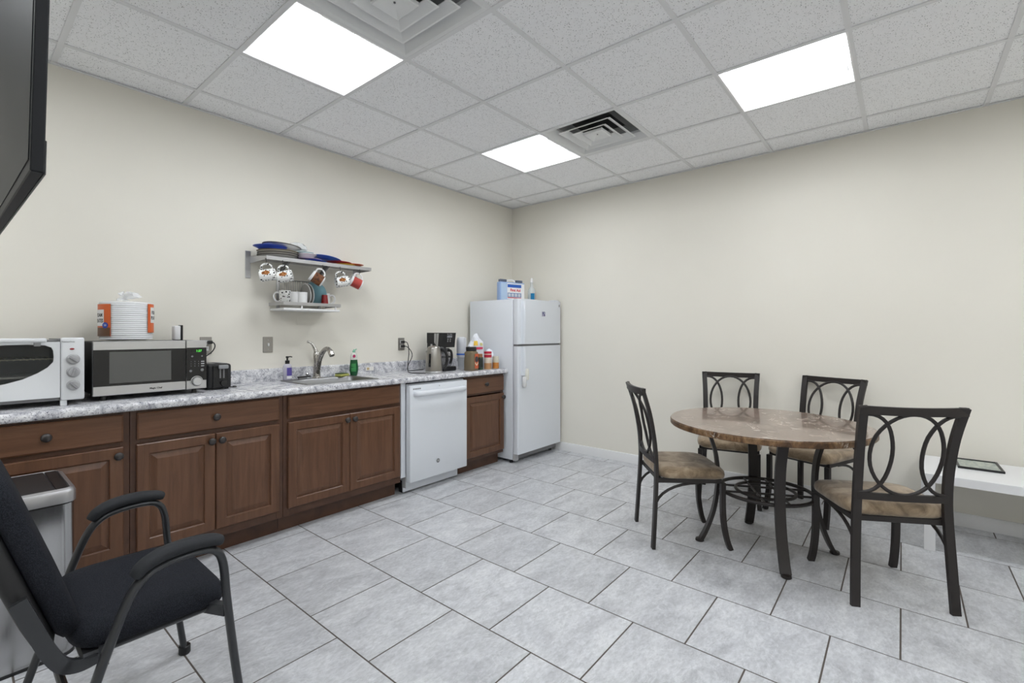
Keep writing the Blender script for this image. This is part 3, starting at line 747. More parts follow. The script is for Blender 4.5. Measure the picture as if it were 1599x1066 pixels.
tube(rk, [(tx0+0.03, ty0+0.04, 1.150), (tx1-0.10, ty0+0.04, 1.150)], 0.003, 6); tube(rk, [(tx0+0.03, ty1-0.04, 1.150), (tx1-0.10, ty1-0.04, 1.150)], 0.003, 6)
for k in range(16): tube(rk, [(tx0+0.035+k*0.0215, ty0+0.036, 1.146), (tx0+0.035+k*0.0215, ty1-0.04, 1.150)], 0.0018, 5)
obj('rack', WT(rk), WIRE, to)
obj('baking_tray', WT(bx(tx0+0.03, tx1-0.10, ty0+0.05, ty1-0.04, 1.060, 1.072, 0.003)), mat('tray_metal', (0.45, 0.45, 0.42), 0.35, metal=0.9), to, 0)
for x in (tx0+0.03, tx1-0.075):
    for y in (ty0+0.01, ty1-0.04): obj('foot', WT(bx(x-0.012, x+0.012, y-0.012, y+0.012, CTOP, tz0+0.001, 0.002)), WARMW, to, 0)

# ---- microwave
mx0, mx1, my0, my1, mz0, mz1 = -3.856, -3.343, -0.40, -0.045, 0.951, 1.231
mw = thing('microwave', 'stainless and black microwave oven on the worktop', 'microwave', ((mx0+mx1)/2, (my0+my1)/2, CTOP))
ox, oy = mw.location.x, mw.location.y
obj('case', WT(bx(mx0+0.004, mx1-0.004, my0+0.016, my1, mz0+0.006, mz1-0.002, 0.003)), BLACKM, mw, 0)
split = mx1-0.104
md = obj('door', WT(bx(mx0, split-0.0015, my0, my0+0.015, mz0, mz1, 0.003)), STEEL, mw, 0)
obj('black_panel', WT(bx(mx0+0.002, split-0.002, my0-0.0025, my0-0.0002, mz0+0.048, mz1-0.044, 0.001)), BLACKG, md, 0)
obj('window', WT(bx(mx0+0.066, split-0.073, my0-0.0034, my0-0.0026, mz0+0.062, mz1-0.055)), mat('grey_window_mesh', (0.105, 0.105, 0.10), 0.25), md, 0)
letter('Magic Chef', 0.0125, BLACK, md, (-3.590-ox, my0-0.0004-oy, mz0+0.022-CTOP), bold=0.0004)
mp = obj('control_panel', WT(bx(split+0.0015, mx1, my0, my0+0.015, mz0, mz1, 0.003)), STEEL, mw, 0)
obj('black_panel', WT(bx(split+0.002, mx1-0.001, my0-0.0025, my0-0.0002, mz0+0.048, mz1-0.042, 0.001)), BLACKG, mp, 0)
obj('display', WT(bx(split+0.027, mx1-0.022, my0-0.0032, my0-0.0026, mz1-0.070, mz1-0.052)), mat('display_black', (0.015, 0.02, 0.015), 0.2), mp, 0)
letter('1:27', 0.017, mat('green_digits', (0.05, 0.6, 0.05), 0.4, emit=(0.15, 1.0, 0.1), es=0.5), mp, (mx1-0.041-ox, my0-0.0034-oy, mz1-0.061-CTOP), bold=0.0005)
KEY = mat('key_grey', (0.45, 0.45, 0.46), 0.5)
for r_ in range(3):
    for c_ in range(3): letter(str(r_*3+c_+1), 0.008, KEY, mp, (split+0.024+c_*0.019-ox, my0-0.0027-oy, mz1-0.122-r_*0.013-CTOP))
    obj('key', WT(bx(mx1-0.030, mx1-0.013, my0-0.0031, my0-0.0026, mz1-0.125-r_*0.013, mz1-0.120-r_*0.013)), KEY, mp, 0)
for x, z, r_ in ((split+0.030, mz1-0.092, 0.006), (mx1-0.025, mz1-0.092, 0.005), (split+0.022, mz1-0.176, 0.0075), (mx1-0.024, mz1-0.172, 0.009)):
    obj('button', lathe(B(), [(r_, 0), (r_*0.9, 0.0015), (0, 0.0018)], seg=14), mat('button_dark_grey', (0.16, 0.16, 0.165), 0.4), mp, 40, (x-ox, my0-0.0026-oy, z-CTOP), (PI/2, 0, 0))
obj('dial_surround', lathe(B(), [(0.033, 0), (0.031, 0.004), (0, 0.0045)], seg=28), STEEL, mp, 40, (split+0.053-ox, my0-0.0001-oy, mz0+0.043-CTOP), (PI/2, 0, 0))
obj('dial_ring', lathe(B(), [(0.0275, 0.0035), (0.0275, 0.0055), (0, 0.0056)], seg=28), BLACK, mp, 40, (split+0.053-ox, my0-0.0001-oy, mz0+0.043-CTOP), (PI/2, 0, 0))
obj('dial', lathe(B(), [(0.0245, 0.001), (0.0235, 0.012), (0.021, 0.015), (0, 0.016)], seg=28), mat('dial_silver', (0.62, 0.62, 0.63), 0.3, metal=0.6), mp, 40, (split+0.053-ox, my0-0.0048-oy, mz0+0.043-CTOP), (PI/2, 0, 0))
for x in (mx0+0.05, mx1-0.05):
    for y in (my0+0.05, my1-0.05): obj('foot', lathe(B(), [(0.014, 0), (0.012, 0.034)], (x-ox, y-oy, 0), 12), BLACK, mw)
# ---- pack of foam plates on the microwave
pk = thing('foam_plate_pack', 'plastic-wrapped pack of white foam plates with orange label on the microwave', 'plate pack', (-3.682, -0.215, mz1))
FOAM = mat('white_foam', (0.90, 0.91, 0.92), 0.6)
pbm = lathe(B(), [(0, 0), (0.082, 0), (0.103, 0.0062), (0.1150, 0.0040), (0.1172, 0.0050), (0.1178, 0.0090), (0.1172, 0.0130), (0.1140, 0.0138), (0.103, 0.0090), (0.082, 0.0022), (0, 0.0022)], seg=36)
p0 = obj('foam_plate', pbm, FOAM, pk, 40, (0, 0, 0.004))
for k in range(1, 19):
    q = p0.copy(); COL.objects.link(q); q.parent = pk; q.location = (0.0012*math.sin(k*2.1), 0.001*math.cos(k*1.7), 0.004+k*0.0108)
def crumple(bm, amp, f=40, seed=0):
    rnd = random.Random(seed)
    for v in bm.verts:
        a = math.atan2(v.co.y, v.co.x)
        s = 1+amp*(math.sin(a*7+v.co.z*f)+0.6*math.sin(a*13-v.co.z*f*1.7)+rnd.uniform(-0.6, 0.6))
        v.co.x *= s; v.co.y *= s
    return bm
wr = lathe(B(), [(0.085, 0.0012), (0.108, 0.006), (0.1195, 0.018), (0.1200, 0.06), (0.1200, 0.11), (0.1200, 0.16), (0.1190, 0.205), (0.105, 0.217), (0.06, 0.222), (0.030, 0.226)], seg=40, cap=False)
obj('wrapper', crumple(wr, 0.0022), FILM, pk, 60)
kn = lathe(B(), [(0.030, 0.222), (0.020, 0.231), (0.030, 0.242), (0.045, 0.252), (0.036, 0.262), (0.012, 0.266)], seg=18, cap=False)
for v in kn.verts: v.co.x += 0.020*math.sin(v.co.z*130); v.co.z += 0.010*math.sin(math.atan2(v.co.y, v.co.x)*3)*(v.co.z > 0.235)
obj('wrapper_knot', crumple(kn, 0.24, 90, 3), mat('bunched_plastic_film', (0.88, 0.89, 0.91), 0.2, alpha=0.5), pk, 20)
ORL = mat('orange_label_print', (0.68, 0.13, 0.03), 0.4)
# seen from the camera the pack front is towards angle about -1.85 rad
for a0, a1, z0, z1 in ((-3.50, -2.34, 0.026, 0.198), (-0.90, -0.20, 0.045, 0.205)):
    lb = arc_label('label', 0.1222, z0, z1, a0, a1, ORL, pk)
    mid = -2.98 if a0 < -2 else -0.46
    obj('label_oval', lathe(B(), [(0.1232, z0+0.055), (0.1240, z0+0.055), (0.1240, z0+0.142), (0.1232, z0+0.142), (0.1232, z0+0.055)], seg=8, a0=mid-0.28, a1=mid+0.34), mat('label_white_print', (0.82, 0.82, 0.82), 0.4), lb, 40)
    for s_, dz in (('FOAM', 0.112), ('PLATES', 0.082)):
        o_ = obj('lettering', text_bm(s_, 0.027, 0.0008, 0.0002, wrap=0.1243, squash=0.8), mat('label_black_print', (0.02, 0.02, 0.02), 0.4), lb, 0, (0, 0, z0+dz), (0, 0, mid+0.03+PI/2))
    if a0 < -2:
        obj('food_picture', lathe(B(), [(0.1232, z0), (0.1240, z0), (0.1240, z0+0.046), (0.1232, z0+0.046), (0.1232, z0)], seg=8, a0=-3.15, a1=-2.36), mat('food_brown_print', (0.13, 0.06, 0.03), 0.4), lb, 40)
        bd = obj('count_badge', lathe(B(), [(0, 0), (0.016, 0), (0.016, 0.001), (0, 0.001)], seg=18), mat('badge_blue_print', (0.02, 0.07, 0.42), 0.4), lb, 0, (0.1248*math.cos(-2.56), 0.1248*math.sin(-2.56), z0+0.058))
        bd.rotation_euler = (PI/2, 0, -2.56+PI/2)
        letter('50', 0.016, WHITEP, bd, (0, 0, 0.0012)).rotation_euler = (-PI/2, 0, 0)
# ---- white and black box standing on the microwave
rt = thing('router_box', 'small upright white box with a black side on the microwave', 'electronic box', (-3.437, -0.20, mz1))
obj('shell', bx(-0.021, 0.012, -0.03, 0.03, 0, 0.086, 0.008, 3), WHITEP, rt)
obj('black_side', bx(0.0125, 0.022, -0.032, 0.032, 0, 0.090, 0.002), BLACK, rt, 0)
# ---- black toaster
ts = thing('toaster', 'small black two-slot toaster beside the microwave', 'toaster', (-3.222, -0.20, CTOP))
obj('body', bx(-0.085, 0.052, -0.10, 0.13, 0.006, 0.158, 0.016, 3), BLACKM, ts)
fp = obj('front_plate', bx(-0.058, 0.030, -0.106, -0.1005, 0.012, 0.150, 0.003), BLACK, ts, 0)
obj('slider_slot', bx(-0.020, -0.012, -0.1075, -0.1062, 0.070, 0.140), GREYP, fp, 0)
obj('slider_slot', bx(0.000, 0.008, -0.1075, -0.1062, 0.070, 0.140), GREYP, fp, 0)
obj('lever', bx(-0.030, 0.026, -0.128, -0.1065, 0.128, 0.152, 0.007, 2), mat('lever_grey', (0.30, 0.31, 0.32), 0.4), ts)
obj('dial', lathe(B(), [(0.020, 0), (0.018, 0.013), (0, 0.014)], seg=20), BLACK, fp, 40, (0.002, -0.1066, 0.040), (PI/2, 0, 0))
for x in (-0.055, 0.010): obj('bread_slot', bx(x, x+0.028, -0.06, 0.10, 0.1555, 0.1590), GREYP, ts, 0)
for x in (-0.062, 0.030):
    for y in (-0.075, 0.105): obj('foot', bx(x-0.009, x+0.009, y-0.009, y+0.009, 0, 0.0065), BLACK, ts, 0)
cord = smooth_path([(-3.185, -0.069, 1.05), (-3.158, -0.075, 1.045), (-3.135, -0.09, 1.02), (-3.138, -0.11, 0.985), (-3.160, -0.14, 0.955), (-3.160, -0.20, 0.931), (-3.150, -0.255, 0.929), (-3.130, -0.262, 0.93), (-3.126, -0.240, 0.931), (-3.142, -0.236, 0.9325)], 4)
tag(obj('power_cord', tube(B(), cord, 0.0035, 6), BLACK), 'loose black cord coiled on the worktop beside the toaster', 'cord')

# ---- wall plates
def plate(name, label, cat, x, z, group=None):
    t = thing(name, label, cat, (x, -0.0002, z), group=group)
    obj('cover_plate', bx(-0.0355, 0.0355, -0.006, 0, -0.057, 0.057, 0.0025), mat('brushed_wall_plate', (0.34, 0.325, 0.30), 0.38, metal=0.7), t, 0)
    return t
sw = plate('light_switch', 'brushed metal light switch plate on the wall left of the faucet', 'light switch', -2.821, 1.188)
obj('toggle', bx(-0.005, 0.005, -0.018, -0.006, -0.010, 0.012, 0.002), WHITEP, sw)
for z in (0.034, -0.034): obj('screw', lathe(B(), [(0.004, 0), (0.003, 0.001), (0, 0.0012)], seg=8), LGREY, sw, 40, (0, -0.0061, z), (PI/2, 0, 0))
def outlet(label, x, z):
    t = plate('wall_outlet', label, 'wall outlet', x, z)
    for dz in (0.0195, -0.0195):
        r_ = obj('socket', bx(-0.0165, 0.0165, -0.008, -0.006, dz-0.0145, dz+0.0145, 0.001), WHITEP, t, 0)
        for dx in (-0.006, 0.006): obj('slot', bx(dx-0.001, dx+0.001, -0.0085, -0.0081, dz-0.002, dz+0.006), BLACK, r_, 0)
    return t
outlet('metal wall outlet behind the microwave corner with one black plug', -3.222, 1.190)
outlet('metal wall outlet with two black plugs left of the coffee maker', -1.624, 1.170)
def plug_cord(label, x, z, path, group=None):
    t = thing('power_cord', label, 'cord', (x, -0.009, z), group=group)
    obj('plug', bx(-0.012, 0.012, -0.036, 0, -0.011, 0.011, 0.004, 2), BLACK, t)
    obj('cable', tube(B(), smooth_path([Vector(p)-Vector((x, -0.009, z)) for p in path], 5), 0.0036, 7), BLACK, t)
plug_cord('black cord and plug hanging behind the microwave', -3.205, 1.212, [(-3.205, -0.045, 1.212), (-3.193, -0.058, 1.208), (-3.186, -0.060, 1.185), (-3.200, -0.050, 1.150), (-3.245, -0.045, 1.110), (-3.29, -0.03, 1.04)])
plug_cord('black cord from the upper socket running to the kettle base', -1.624, 1.1900, [(-1.624, -0.045, 1.19), (-1.600, -0.062, 1.18), (-1.585, -0.065, 1.10), (-1.600, -0.070, 1.00), (-1.625, -0.10, 0.948), (-1.70, -0.20, 0.930), (-1.735, -0.30, 0.928), (-1.72, -0.38, 0.928), (-1.690, -0.425, 0.929)])
plug_cord('black cord from the lower socket running to the coffee maker', -1.624, 1.151, [(-1.624, -0.045, 1.151), (-1.600, -0.060, 1.145), (-1.555, -0.062, 1.10), (-1.545, -0.060, 1.05), (-1.590, -0.060, 0.975), (-1.610, -0.080, 0.930), (-1.56, -0.095, 0.928), (-1.50, -0.085, 0.928), (-1.43, -0.08, 0.929)])

# ---- sink side items
so = thing('hand_soap', 'clear pump bottle of hand soap with purple label by the sink', 'soap bottle', (-2.716, -0.082, CTOP+0.0056))
obj('bottle_body', lathe(B(), [(0.028, 0), (0.031, 0.004), (0.031, 0.098), (0.026, 0.112), (0.013, 0.120)], seg=20, sy=0.75), mat('clear_lilac_bottle', (0.62, 0.60, 0.72), 0.15, alpha=0.55), so, 40)
pm = obj('pump', lathe(B(), [(0.0155, 0.118), (0.0155, 0.142), (0.006, 0.144), (0.006, 0.160), (0.011, 0.162), (0.010, 0.172), (0, 0.174)], seg=16), BLACK, so, 40)
obj('spout', tube(B(), [(0, 0, 0.168), (0.018, -0.012, 0.170), (0.028, -0.018, 0.166)], 0.004, 8), BLACK, pm)
lb = obj('label', lathe(B(), [(0.0316, 0.012), (0.0324, 0.012), (0.0324, 0.090), (0.0316, 0.090), (0.0316, 0.012)], seg=10, sy=0.75, a0=-2.0, a1=-0.4), mat('purple_label', (0.10, 0.075, 0.32), 0.4), so, 40)
obj('label_foot', lathe(B(), [(0.0327, 0.010), (0.0332, 0.010), (0.0332, 0.030), (0.0327, 0.030), (0.0327, 0.010)], seg=10, sy=0.75, a0=-2.0, a1=-0.4), WHITEP, lb, 40)
ds = thing('dish_soap', 'green dish soap bottle with flip cap standing behind the sink', 'soap bottle', (-2.215, -0.105, CTOP+0.0002))
ds.location.x = -2.180
obj('bottle_body', lathe(B(), [(0.026, 0), (0.030, 0.006), (0.037, 0.04), (0.038, 0.07), (0.033, 0.105), (0.030, 0.130)], seg=24, sy=0.65), mat('dark_green_soap', (0.010, 0.085, 0.030), 0.2), ds, 50)
obj('shoulder', lathe(B(), [(0.030, 0.1305), (0.030, 0.160), (0.024, 0.182), (0.013, 0.190)], seg=24, sy=0.65), mat('clear_bottle_top', (0.70, 0.72, 0.66), 0.2), ds, 50)
cp = obj('cap', lathe(B(), [(0.012, 0.189), (0.011, 0.203), (0.005, 0.208), (0.004, 0.216), (0, 0.217)], seg=14), mat('cap_pale_green', (0.22, 0.48, 0.34), 0.4), ds, 40)
obj('flip_top', tube(B(), [(0.004, 0, 0.206), (0.022, -0.004, 0.217)], 0.0045, 8), mat('cap_pale_green', (0.22, 0.48, 0.34)), cp)
dl = obj('label', lathe(B(), [(0.0388, 0.035), (0.0394, 0.035), (0.0354, 0.100), (0.0348, 0.100), (0.0388, 0.035)], seg=10, sy=0.66, a0=-2.6, a1=-1.45), mat('green_label', (0.02, 0.20, 0.05), 0.4), ds, 40)
obj('round_sticker', lathe(B(), [(0, 0), (0.013, 0), (0.013, 0.0008), (0, 0.0008)], seg=18), mat('magenta_sticker', (0.42, 0.03, 0.12), 0.4), ds, 0, (-0.010, -0.0203, 0.160), (PI/2, 0, 0))
sg = tag(obj('sponge', bx(-0.05, 0.05, -0.032, 0.032, 0, 0.020, 0.006, 2), mat('yellow_green_sponge', (0.45, 0.46, 0.13), 0.9), None, 30, (-2.300, -0.128, CTOP+0.0055), (0, 0, 0.3)), 'yellow-green sponge on the back rim of the sink', 'sponge')
obj('scouring_pad', bx(-0.048, 0.030, -0.031, 0.031, 0.0202, 0.026, 0.002), mat('dark_green_scour', (0.06, 0.09, 0.04), 0.9), sg, 0)
br = thing('scrub_brush', 'black scrub brush lying on the sink rim left of the faucet', 'brush', (-2.605, -0.115, CTOP+0.0056), 0.25)
obj('handle', bx(-0.055, 0.055, -0.011, 0.011, 0.010, 0.023, 0.005, 2), BLACK, br)
obj('bristles', bx(-0.052, 0.02, -0.010, 0.010, 0.0, 0.0102, 0.002), GREYP, br, 0)
obj('bead', lathe(B(), [(0, 0), (0.010, 0.004), (0.012, 0.012), (0.007, 0.020), (0, 0.022)], (0.025, -0.002, 0.0232), 12), mat('silver_bead', (0.6, 0.6, 0.6), 0.2, metal=0.9), br)
st = tag(obj('sticker_label', bx(-0.040, 0.040, -0.0008, 0, -0.016, 0.016), mat('white_sticker', (0.78, 0.76, 0.72), 0.5), None, 0, (-1.975, -0.0224, 0.965)), 'small white sticker stuck on the backsplash right of the dish soap', 'sticker')
obj('printed_block', bx(-0.028, -0.004, -0.0013, -0.0009, -0.010, 0.010), mat('tan_print', (0.55, 0.42, 0.22), 0.5), st, 0)

# ================================================================== THINGS ON THE WORKTOP, RIGHT
# ---- kettle
kt = thing('electric_kettle', 'stainless steel electric kettle with black handle on its base', 'kettle', (-1.600, -0.425, CTOP), -0.55); kt.scale = (1, 1, 1.15)
obj('power_base', lathe(B(), [(0.077, 0), (0.078, 0.010), (0.072, 0.018), (0, 0.018)], seg=32), mat('kettle_base_silver', (0.45, 0.45, 0.45), 0.3, metal=0.8), kt, 40)
KET = m_steel('kettle_steel', (0.34, 0.325, 0.30), 0.32, (60, 60, 1))
obj('body', lathe(B(), [(0.073, 0.0185), (0.0735, 0.03), (0.071, 0.08), (0.066, 0.13), (0.060, 0.165), (0.056, 0.178)], seg=36), KET, kt, 40)
obj('lid', lathe(B(), [(0.0575, 0.1785), (0.056, 0.190), (0.046, 0.201), (0.022, 0.207), (0, 0.208)], seg=32), KET, kt, 50)
obj('water_window', lathe(B(), [(0.0722, 0.050), (0.0742, 0.055), (0.0685, 0.145), (0.0662, 0.148)], seg=6, a0=-2.40, a1=-2.10, cap=False), BLACKG, kt)
hd = smooth_path([(0.048, 0, 0.186), (0.085, 0, 0.178), (0.112, 0, 0.140), (0.116, 0, 0.095), (0.104, 0, 0.055), (0.073, 0, 0.036)], 5)
obj('handle', sweep(B(), hd, [(0.013*math.cos(a*PI/5), 0.009*math.sin(a*PI/5)) for a in range(10)], (0, 1, 0)), BLACK, kt, 50)
obj('spout', prism(B(), [(-0.056, 0.148), (-0.071, 0.167), (-0.057, 0.173)], lambda u, v, k: (u, (-0.022, 0.022)[k]*(0.35 if u < -0.07 else 1), v)), NICKEL, kt, 0)
# ---- coffee maker
cm = thing('coffee_maker', 'black and silver drip coffee maker with glass carafe', 'coffee maker', (-1.340, -0.235, CTOP), -0.02)
obj('base', bx(-0.082, 0.082, -0.125, 0.11, 0, 0.042, 0.014, 3), BLACK, cm)
obj('tower', bx(-0.082, 0.082, 0.020, 0.11, 0.0425, 0.250, 0.004), BLACKM, cm, 0)
obj('brew_head', prism(B(), [(-0.112, 0.350), (-0.092, 0.215), (-0.010, 0.215), (0.019, 0.250), (0.11, 0.2505), (0.11, 0.350)], lambda u, v, k: ((-0.082, 0.082)[k], u, v)), BLACKM, cm, 0)
for x in (-0.0826, 0.0826):
    for pts in ([(-0.060, 0.343), (-0.032, 0.343), (-0.020, 0.235), (-0.046, 0.222)], [(-0.026, 0.343), (0.004, 0.343), (0.004, 0.262), (-0.014, 0.240)]):
        obj('silver_stripe', prism(B(), pts, lambda u, v, k: (x+(0.0008 if k else -0.0008), u, v)), mat('silver_stripe_paint', (0.50, 0.50, 0.50), 0.35, metal=0.6), cm, 0)
obj('silver_stripe', bx(-0.0835, -0.0822, 0.030, 0.055, 0.10, 0.245), mat('silver_stripe_paint', (0.5, 0.5, 0.5)), cm, 0)
fpn = obj('front_panel', prism(B(), [(-0.1135, 0.345), (-0.1005, 0.262), (-0.0995, 0.262), (-0.1120, 0.345)], lambda u, v, k: ((-0.066, 0.066)[k], u, v)), BLACK, cm, 0)
obj('display', prism(B(), [(-0.1122, 0.325), (-0.1088, 0.305), (-0.1082, 0.305), (-0.1114, 0.325)], lambda u, v, k: ((-0.026, 0.036)[k], u, v)), mat('lcd_grey', (0.25, 0.26, 0.28), 0.3), fpn, 0)
for k in range(4): obj('button', lathe(B(), [(0.008, 0), (0.007, 0.002), (0, 0.0022)], seg=12), GREYP, fpn, 40, (-0.014+0.030*(k % 2), -0.1072+0.0026*(k//2), 0.290-0.018*(k//2)), (PI/2, 0, 0))
letter('Mr. Coffee', 0.014, LGREY, fpn, (0.004, -0.1132, 0.336))
cf = obj('carafe', lathe(B(), [(0, 0.044), (0.056, 0.044), (0.064, 0.057), (0.066, 0.085), (0.058, 0.130), (0.042, 0.165), (0.040, 0.180)], (0.0, -0.052, 0), 28, cap=False), CARAFE, cm, 50)
obj('carafe_lid', lathe(B(), [(0.046, 0.178), (0.046, 0.196), (0.038, 0.208), (0, 0.210)], (0.0, -0.052, 0), 24), BLACK, cf, 40)
obj('carafe_handle', sweep(B(), smooth_path([(0.0, -0.095, 0.188), (0.0, -0.130, 0.182), (0.0, -0.144, 0.135), (0.0, -0.132, 0.085), (0.0, -0.114, 0.075)], 4), rect(0.022, 0.011), (1, 0, 0)), BLACK, cf)
obj('carafe_band', lathe(B(), [(0.0605, 0.122), (0.0615, 0.122), (0.0565, 0.136), (0.0555, 0.136), (0.0605, 0.122)], (0.0, -0.052, 0), 28), BLACK, cf)
# ---- stacked cups in a bag, snack bag, jars
cs = thing('cup_stack', 'tall stack of clear plastic cups with blue band behind the coffee jar', 'cup stack', (-1.125, -0.285, CTOP)); cs.scale = (1, 1, 1.16)
c0 = obj('cup', lathe(B(), [(0.030, 0.0), (0.031, 0.001), (0.043, 0.110), (0.045, 0.112), (0.043, 0.113), (0.0295, 0.003), (0, 0.003)], seg=22, cap=False), PLASTC, cs, 40)
for k in range(1, 12):
    q = c0.copy(); COL.objects.link(q); q.parent = cs; q.location = (0, 0, k*0.0125)
obj('sleeve', crumple(lathe(B(), [(0.046, 0.10), (0.0475, 0.16), (0.0475, 0.245), (0.040, 0.262), (0.015, 0.268)], seg=24, cap=False), 0.006, 60, 5), mat('milky_sleeve', (0.82, 0.84, 0.90), 0.3, alpha=0.6), cs, 50)
obj('blue_band', lathe(B(), [(0.0475, 0.118), (0.0485, 0.118), (0.0485, 0.130), (0.0475, 0.130), (0.0475, 0.118)], seg=24), mat('band_bright_blue', (0.04, 0.14, 0.55), 0.4), cs)
sb = thing('snack_bag', 'crinkled white plastic bag with yellow and red print behind the jars', 'snack bag', (-0.970, -0.325, CTOP)); sb.scale = (0.88, 0.95, 1.26)
bag = lathe(B(), [(0.075, 0.0), (0.098, 0.03), (0.105, 0.09), (0.10, 0.15), (0.085, 0.20), (0.055, 0.232), (0.02, 0.245), (0, 0.246)], seg=30, sy=0.72)
BAGM = mat('white_bag_film', (0.80, 0.82, 0.88), 0.25, spec=0.6)
crumple(bag, 0.05, 38, 9)
for v in bag.verts:
    if v.co.z > 0.12: v.co.z += 0.030*math.sin(v.co.x*55+1)*math.cos(v.co.y*40); v.co.x += 0.012*math.sin(v.co.z*70)
obj('bag', bag, BAGM, sb, 15)
for nm, z0, z1, a0, a1, m_ in (('yellow_print', 0.180, 0.215, -2.5, -2.0, YELLOW), ('yellow_print', 0.178, 0.200, -1.7, -1.25, mat('yellow_green_print', (0.55, 0.52, 0.22), 0.4)), ('red_print', 0.150, 0.168, -2.75, -1.35, mat('red_pink_print', (0.62, 0.05, 0.12), 0.4))):
    rr_ = [0.094+0.02*(0.19-z)/0.04 if z > 0.15 else 0.104 for z in (z0, z1)]
    obj(nm, lathe(B(), [(rr_[0]+0.006, z0), (rr_[0]+0.007, z0), (rr_[1]+0.007, z1), (rr_[1]+0.006, z1), (rr_[0]+0.006, z0)], seg=8, sy=0.74, a0=a0, a1=a1), m_, sb, 40)
b2 = tag(obj('plastic_bag', crumple(lathe(B(), [(0.03, 0.0), (0.048, 0.02), (0.052, 0.08), (0.046, 0.14), (0.030, 0.178), (0.008, 0.190), (0, 0.191)], seg=22), 0.03, 50, 4), BAGM, None, 30, (-0.838, -0.385, CTOP)), 'small crumpled white plastic bag behind the red-lidded canister', 'plastic bag')
def coffee_jar():
    t = thing('coffee_jar', 'large tan instant coffee jar with black lid and orange label', 'jar', (-1.190, -0.478, CTOP), 0.1); t.scale = (1, 1, 1.13)
    bm = B(); pr = [(0.052, 0.0, 0.012), (0.056, 0.006, 0.016), (0.056, 0.080, 0.016), (0.053, 0.120, 0.018), (0.054, 0.148, 0.018), (0.047, 0.160, 0.030)]
    rs = [[bm.verts.new((x, y, z)) for x, y in rrect(-h, h, -h*0.85, h*0.85, r_, 3)] for h, z, r_ in pr]
    for A, Bq in zip(rs, rs[1:]):
        for q in range(len(A)): bm.faces.new((A[q], A[(q+1) % len(A)], Bq[(q+1) % len(A)], Bq[q]))
    bm.faces.new(rs[0][::-1]); bm.faces.new(rs[-1])
    obj('jar_body', bm, mat('tan_jar', (0.19, 0.15, 0.095), 0.25), t, 40)
    obj('lid', lathe(B(), [(0.045, 0.1602), (0.049, 0.163), (0.050, 0.190), (0.046, 0.194), (0, 0.195)], seg=28), BLACKM, t, 40)
    lb = obj('label', bx(-0.008, 0.046, -0.0492, -0.0478, 0.018, 0.138, 0.0003), mat('orange_red_label', (0.55, 0.10, 0.03), 0.4), t, 0)
    obj('label_emblem', lathe(B(), [(0, 0), (0.024, 0), (0.024, 0.0008), (0, 0.0008)], seg=20), mat('dark_emblem', (0.03, 0.03, 0.04), 0.4), lb, 0, (0.019, -0.0494, 0.093), (PI/2, 0, 0))
    obj('label_flash', prism(B(), [(-0.006, 0.072), (0.019, 0.050), (0.044, 0.072), (0.044, 0.060), (0.019, 0.040), (-0.006, 0.060)], lambda u, v, k: (u, -0.0494-0.0005*k, v)), mat('label_cream', (0.75, 0.62, 0.45), 0.4), lb, 0)
coffee_jar()
def tin(name, label, cat, x, y, r_, h, parts, body):
    t = thing(name, label, cat, (x, y, CTOP))
    obj('container_body', lathe(B(), [(r_-0.002, 0), (r_, 0.003), (r_, h-0.003), (r_-0.002, h), (0, h)], seg=24), body, t, 40)
    for nm, z0, z1, m_, e in parts:
        if nm == 'lid': obj(nm, lathe(B(), [(r_+e, z0), (r_+e, z1-0.002), (r_+e-0.002, z1), (0, z1)], seg=24), m_, t, 40)
        else: obj(nm, lathe(B(), [(r_+0.0004, z0), (r_+0.001, z0), (r_+0.001, z1), (r_+0.0004, z1), (r_+0.0004, z0)], seg=24), m_, t, 40)
    return t
tin('spice_jar', 'dark green jar with brown top between coffee jar and red-lidded canister', 'jar', -1.060, -0.463, 0.033, 0.118, [('lid', 0.1182, 0.150, mat('copper_lid', (0.32, 0.15, 0.07), 0.35), -0.004), ('label', 0.02, 0.105, mat('black_label', (0.025, 0.035, 0.03), 0.4), 0)], mat('dark_green_jar', (0.03, 0.06, 0.035), 0.25))
tin('creamer_canister', 'cream powder canister with a red lid near the worktop end', 'canister', -0.985, -0.500, 0.036, 0.150, [('lid', 0.1502, 0.172, mat('red_lid', (0.50, 0.02, 0.05), 0.35), 0.001), ('red_band', 0.115, 0.142, mat('red_lid', (0.5, 0.02, 0.05)), 0), ('picture_band', 0.006, 0.062, mat('caramel_print', (0.42, 0.22, 0.10), 0.4), 0)], mat('cream_canister', (0.68, 0.60, 0.50), 0.35))
tin('tea_tin', 'short beige and orange tin at the right end of the worktop', 'tin', -0.885, -0.512, 0.031, 0.118, [('orange_band', 0.006, 0.062, mat('amber_print', (0.52, 0.20, 0.04), 0.35), 0), ('lid', 0.1182, 0.124, mat('pale_lid', (0.62, 0.60, 0.54), 0.4), 0.0005)], mat('beige_tin', (0.55, 0.52, 0.42), 0.35))

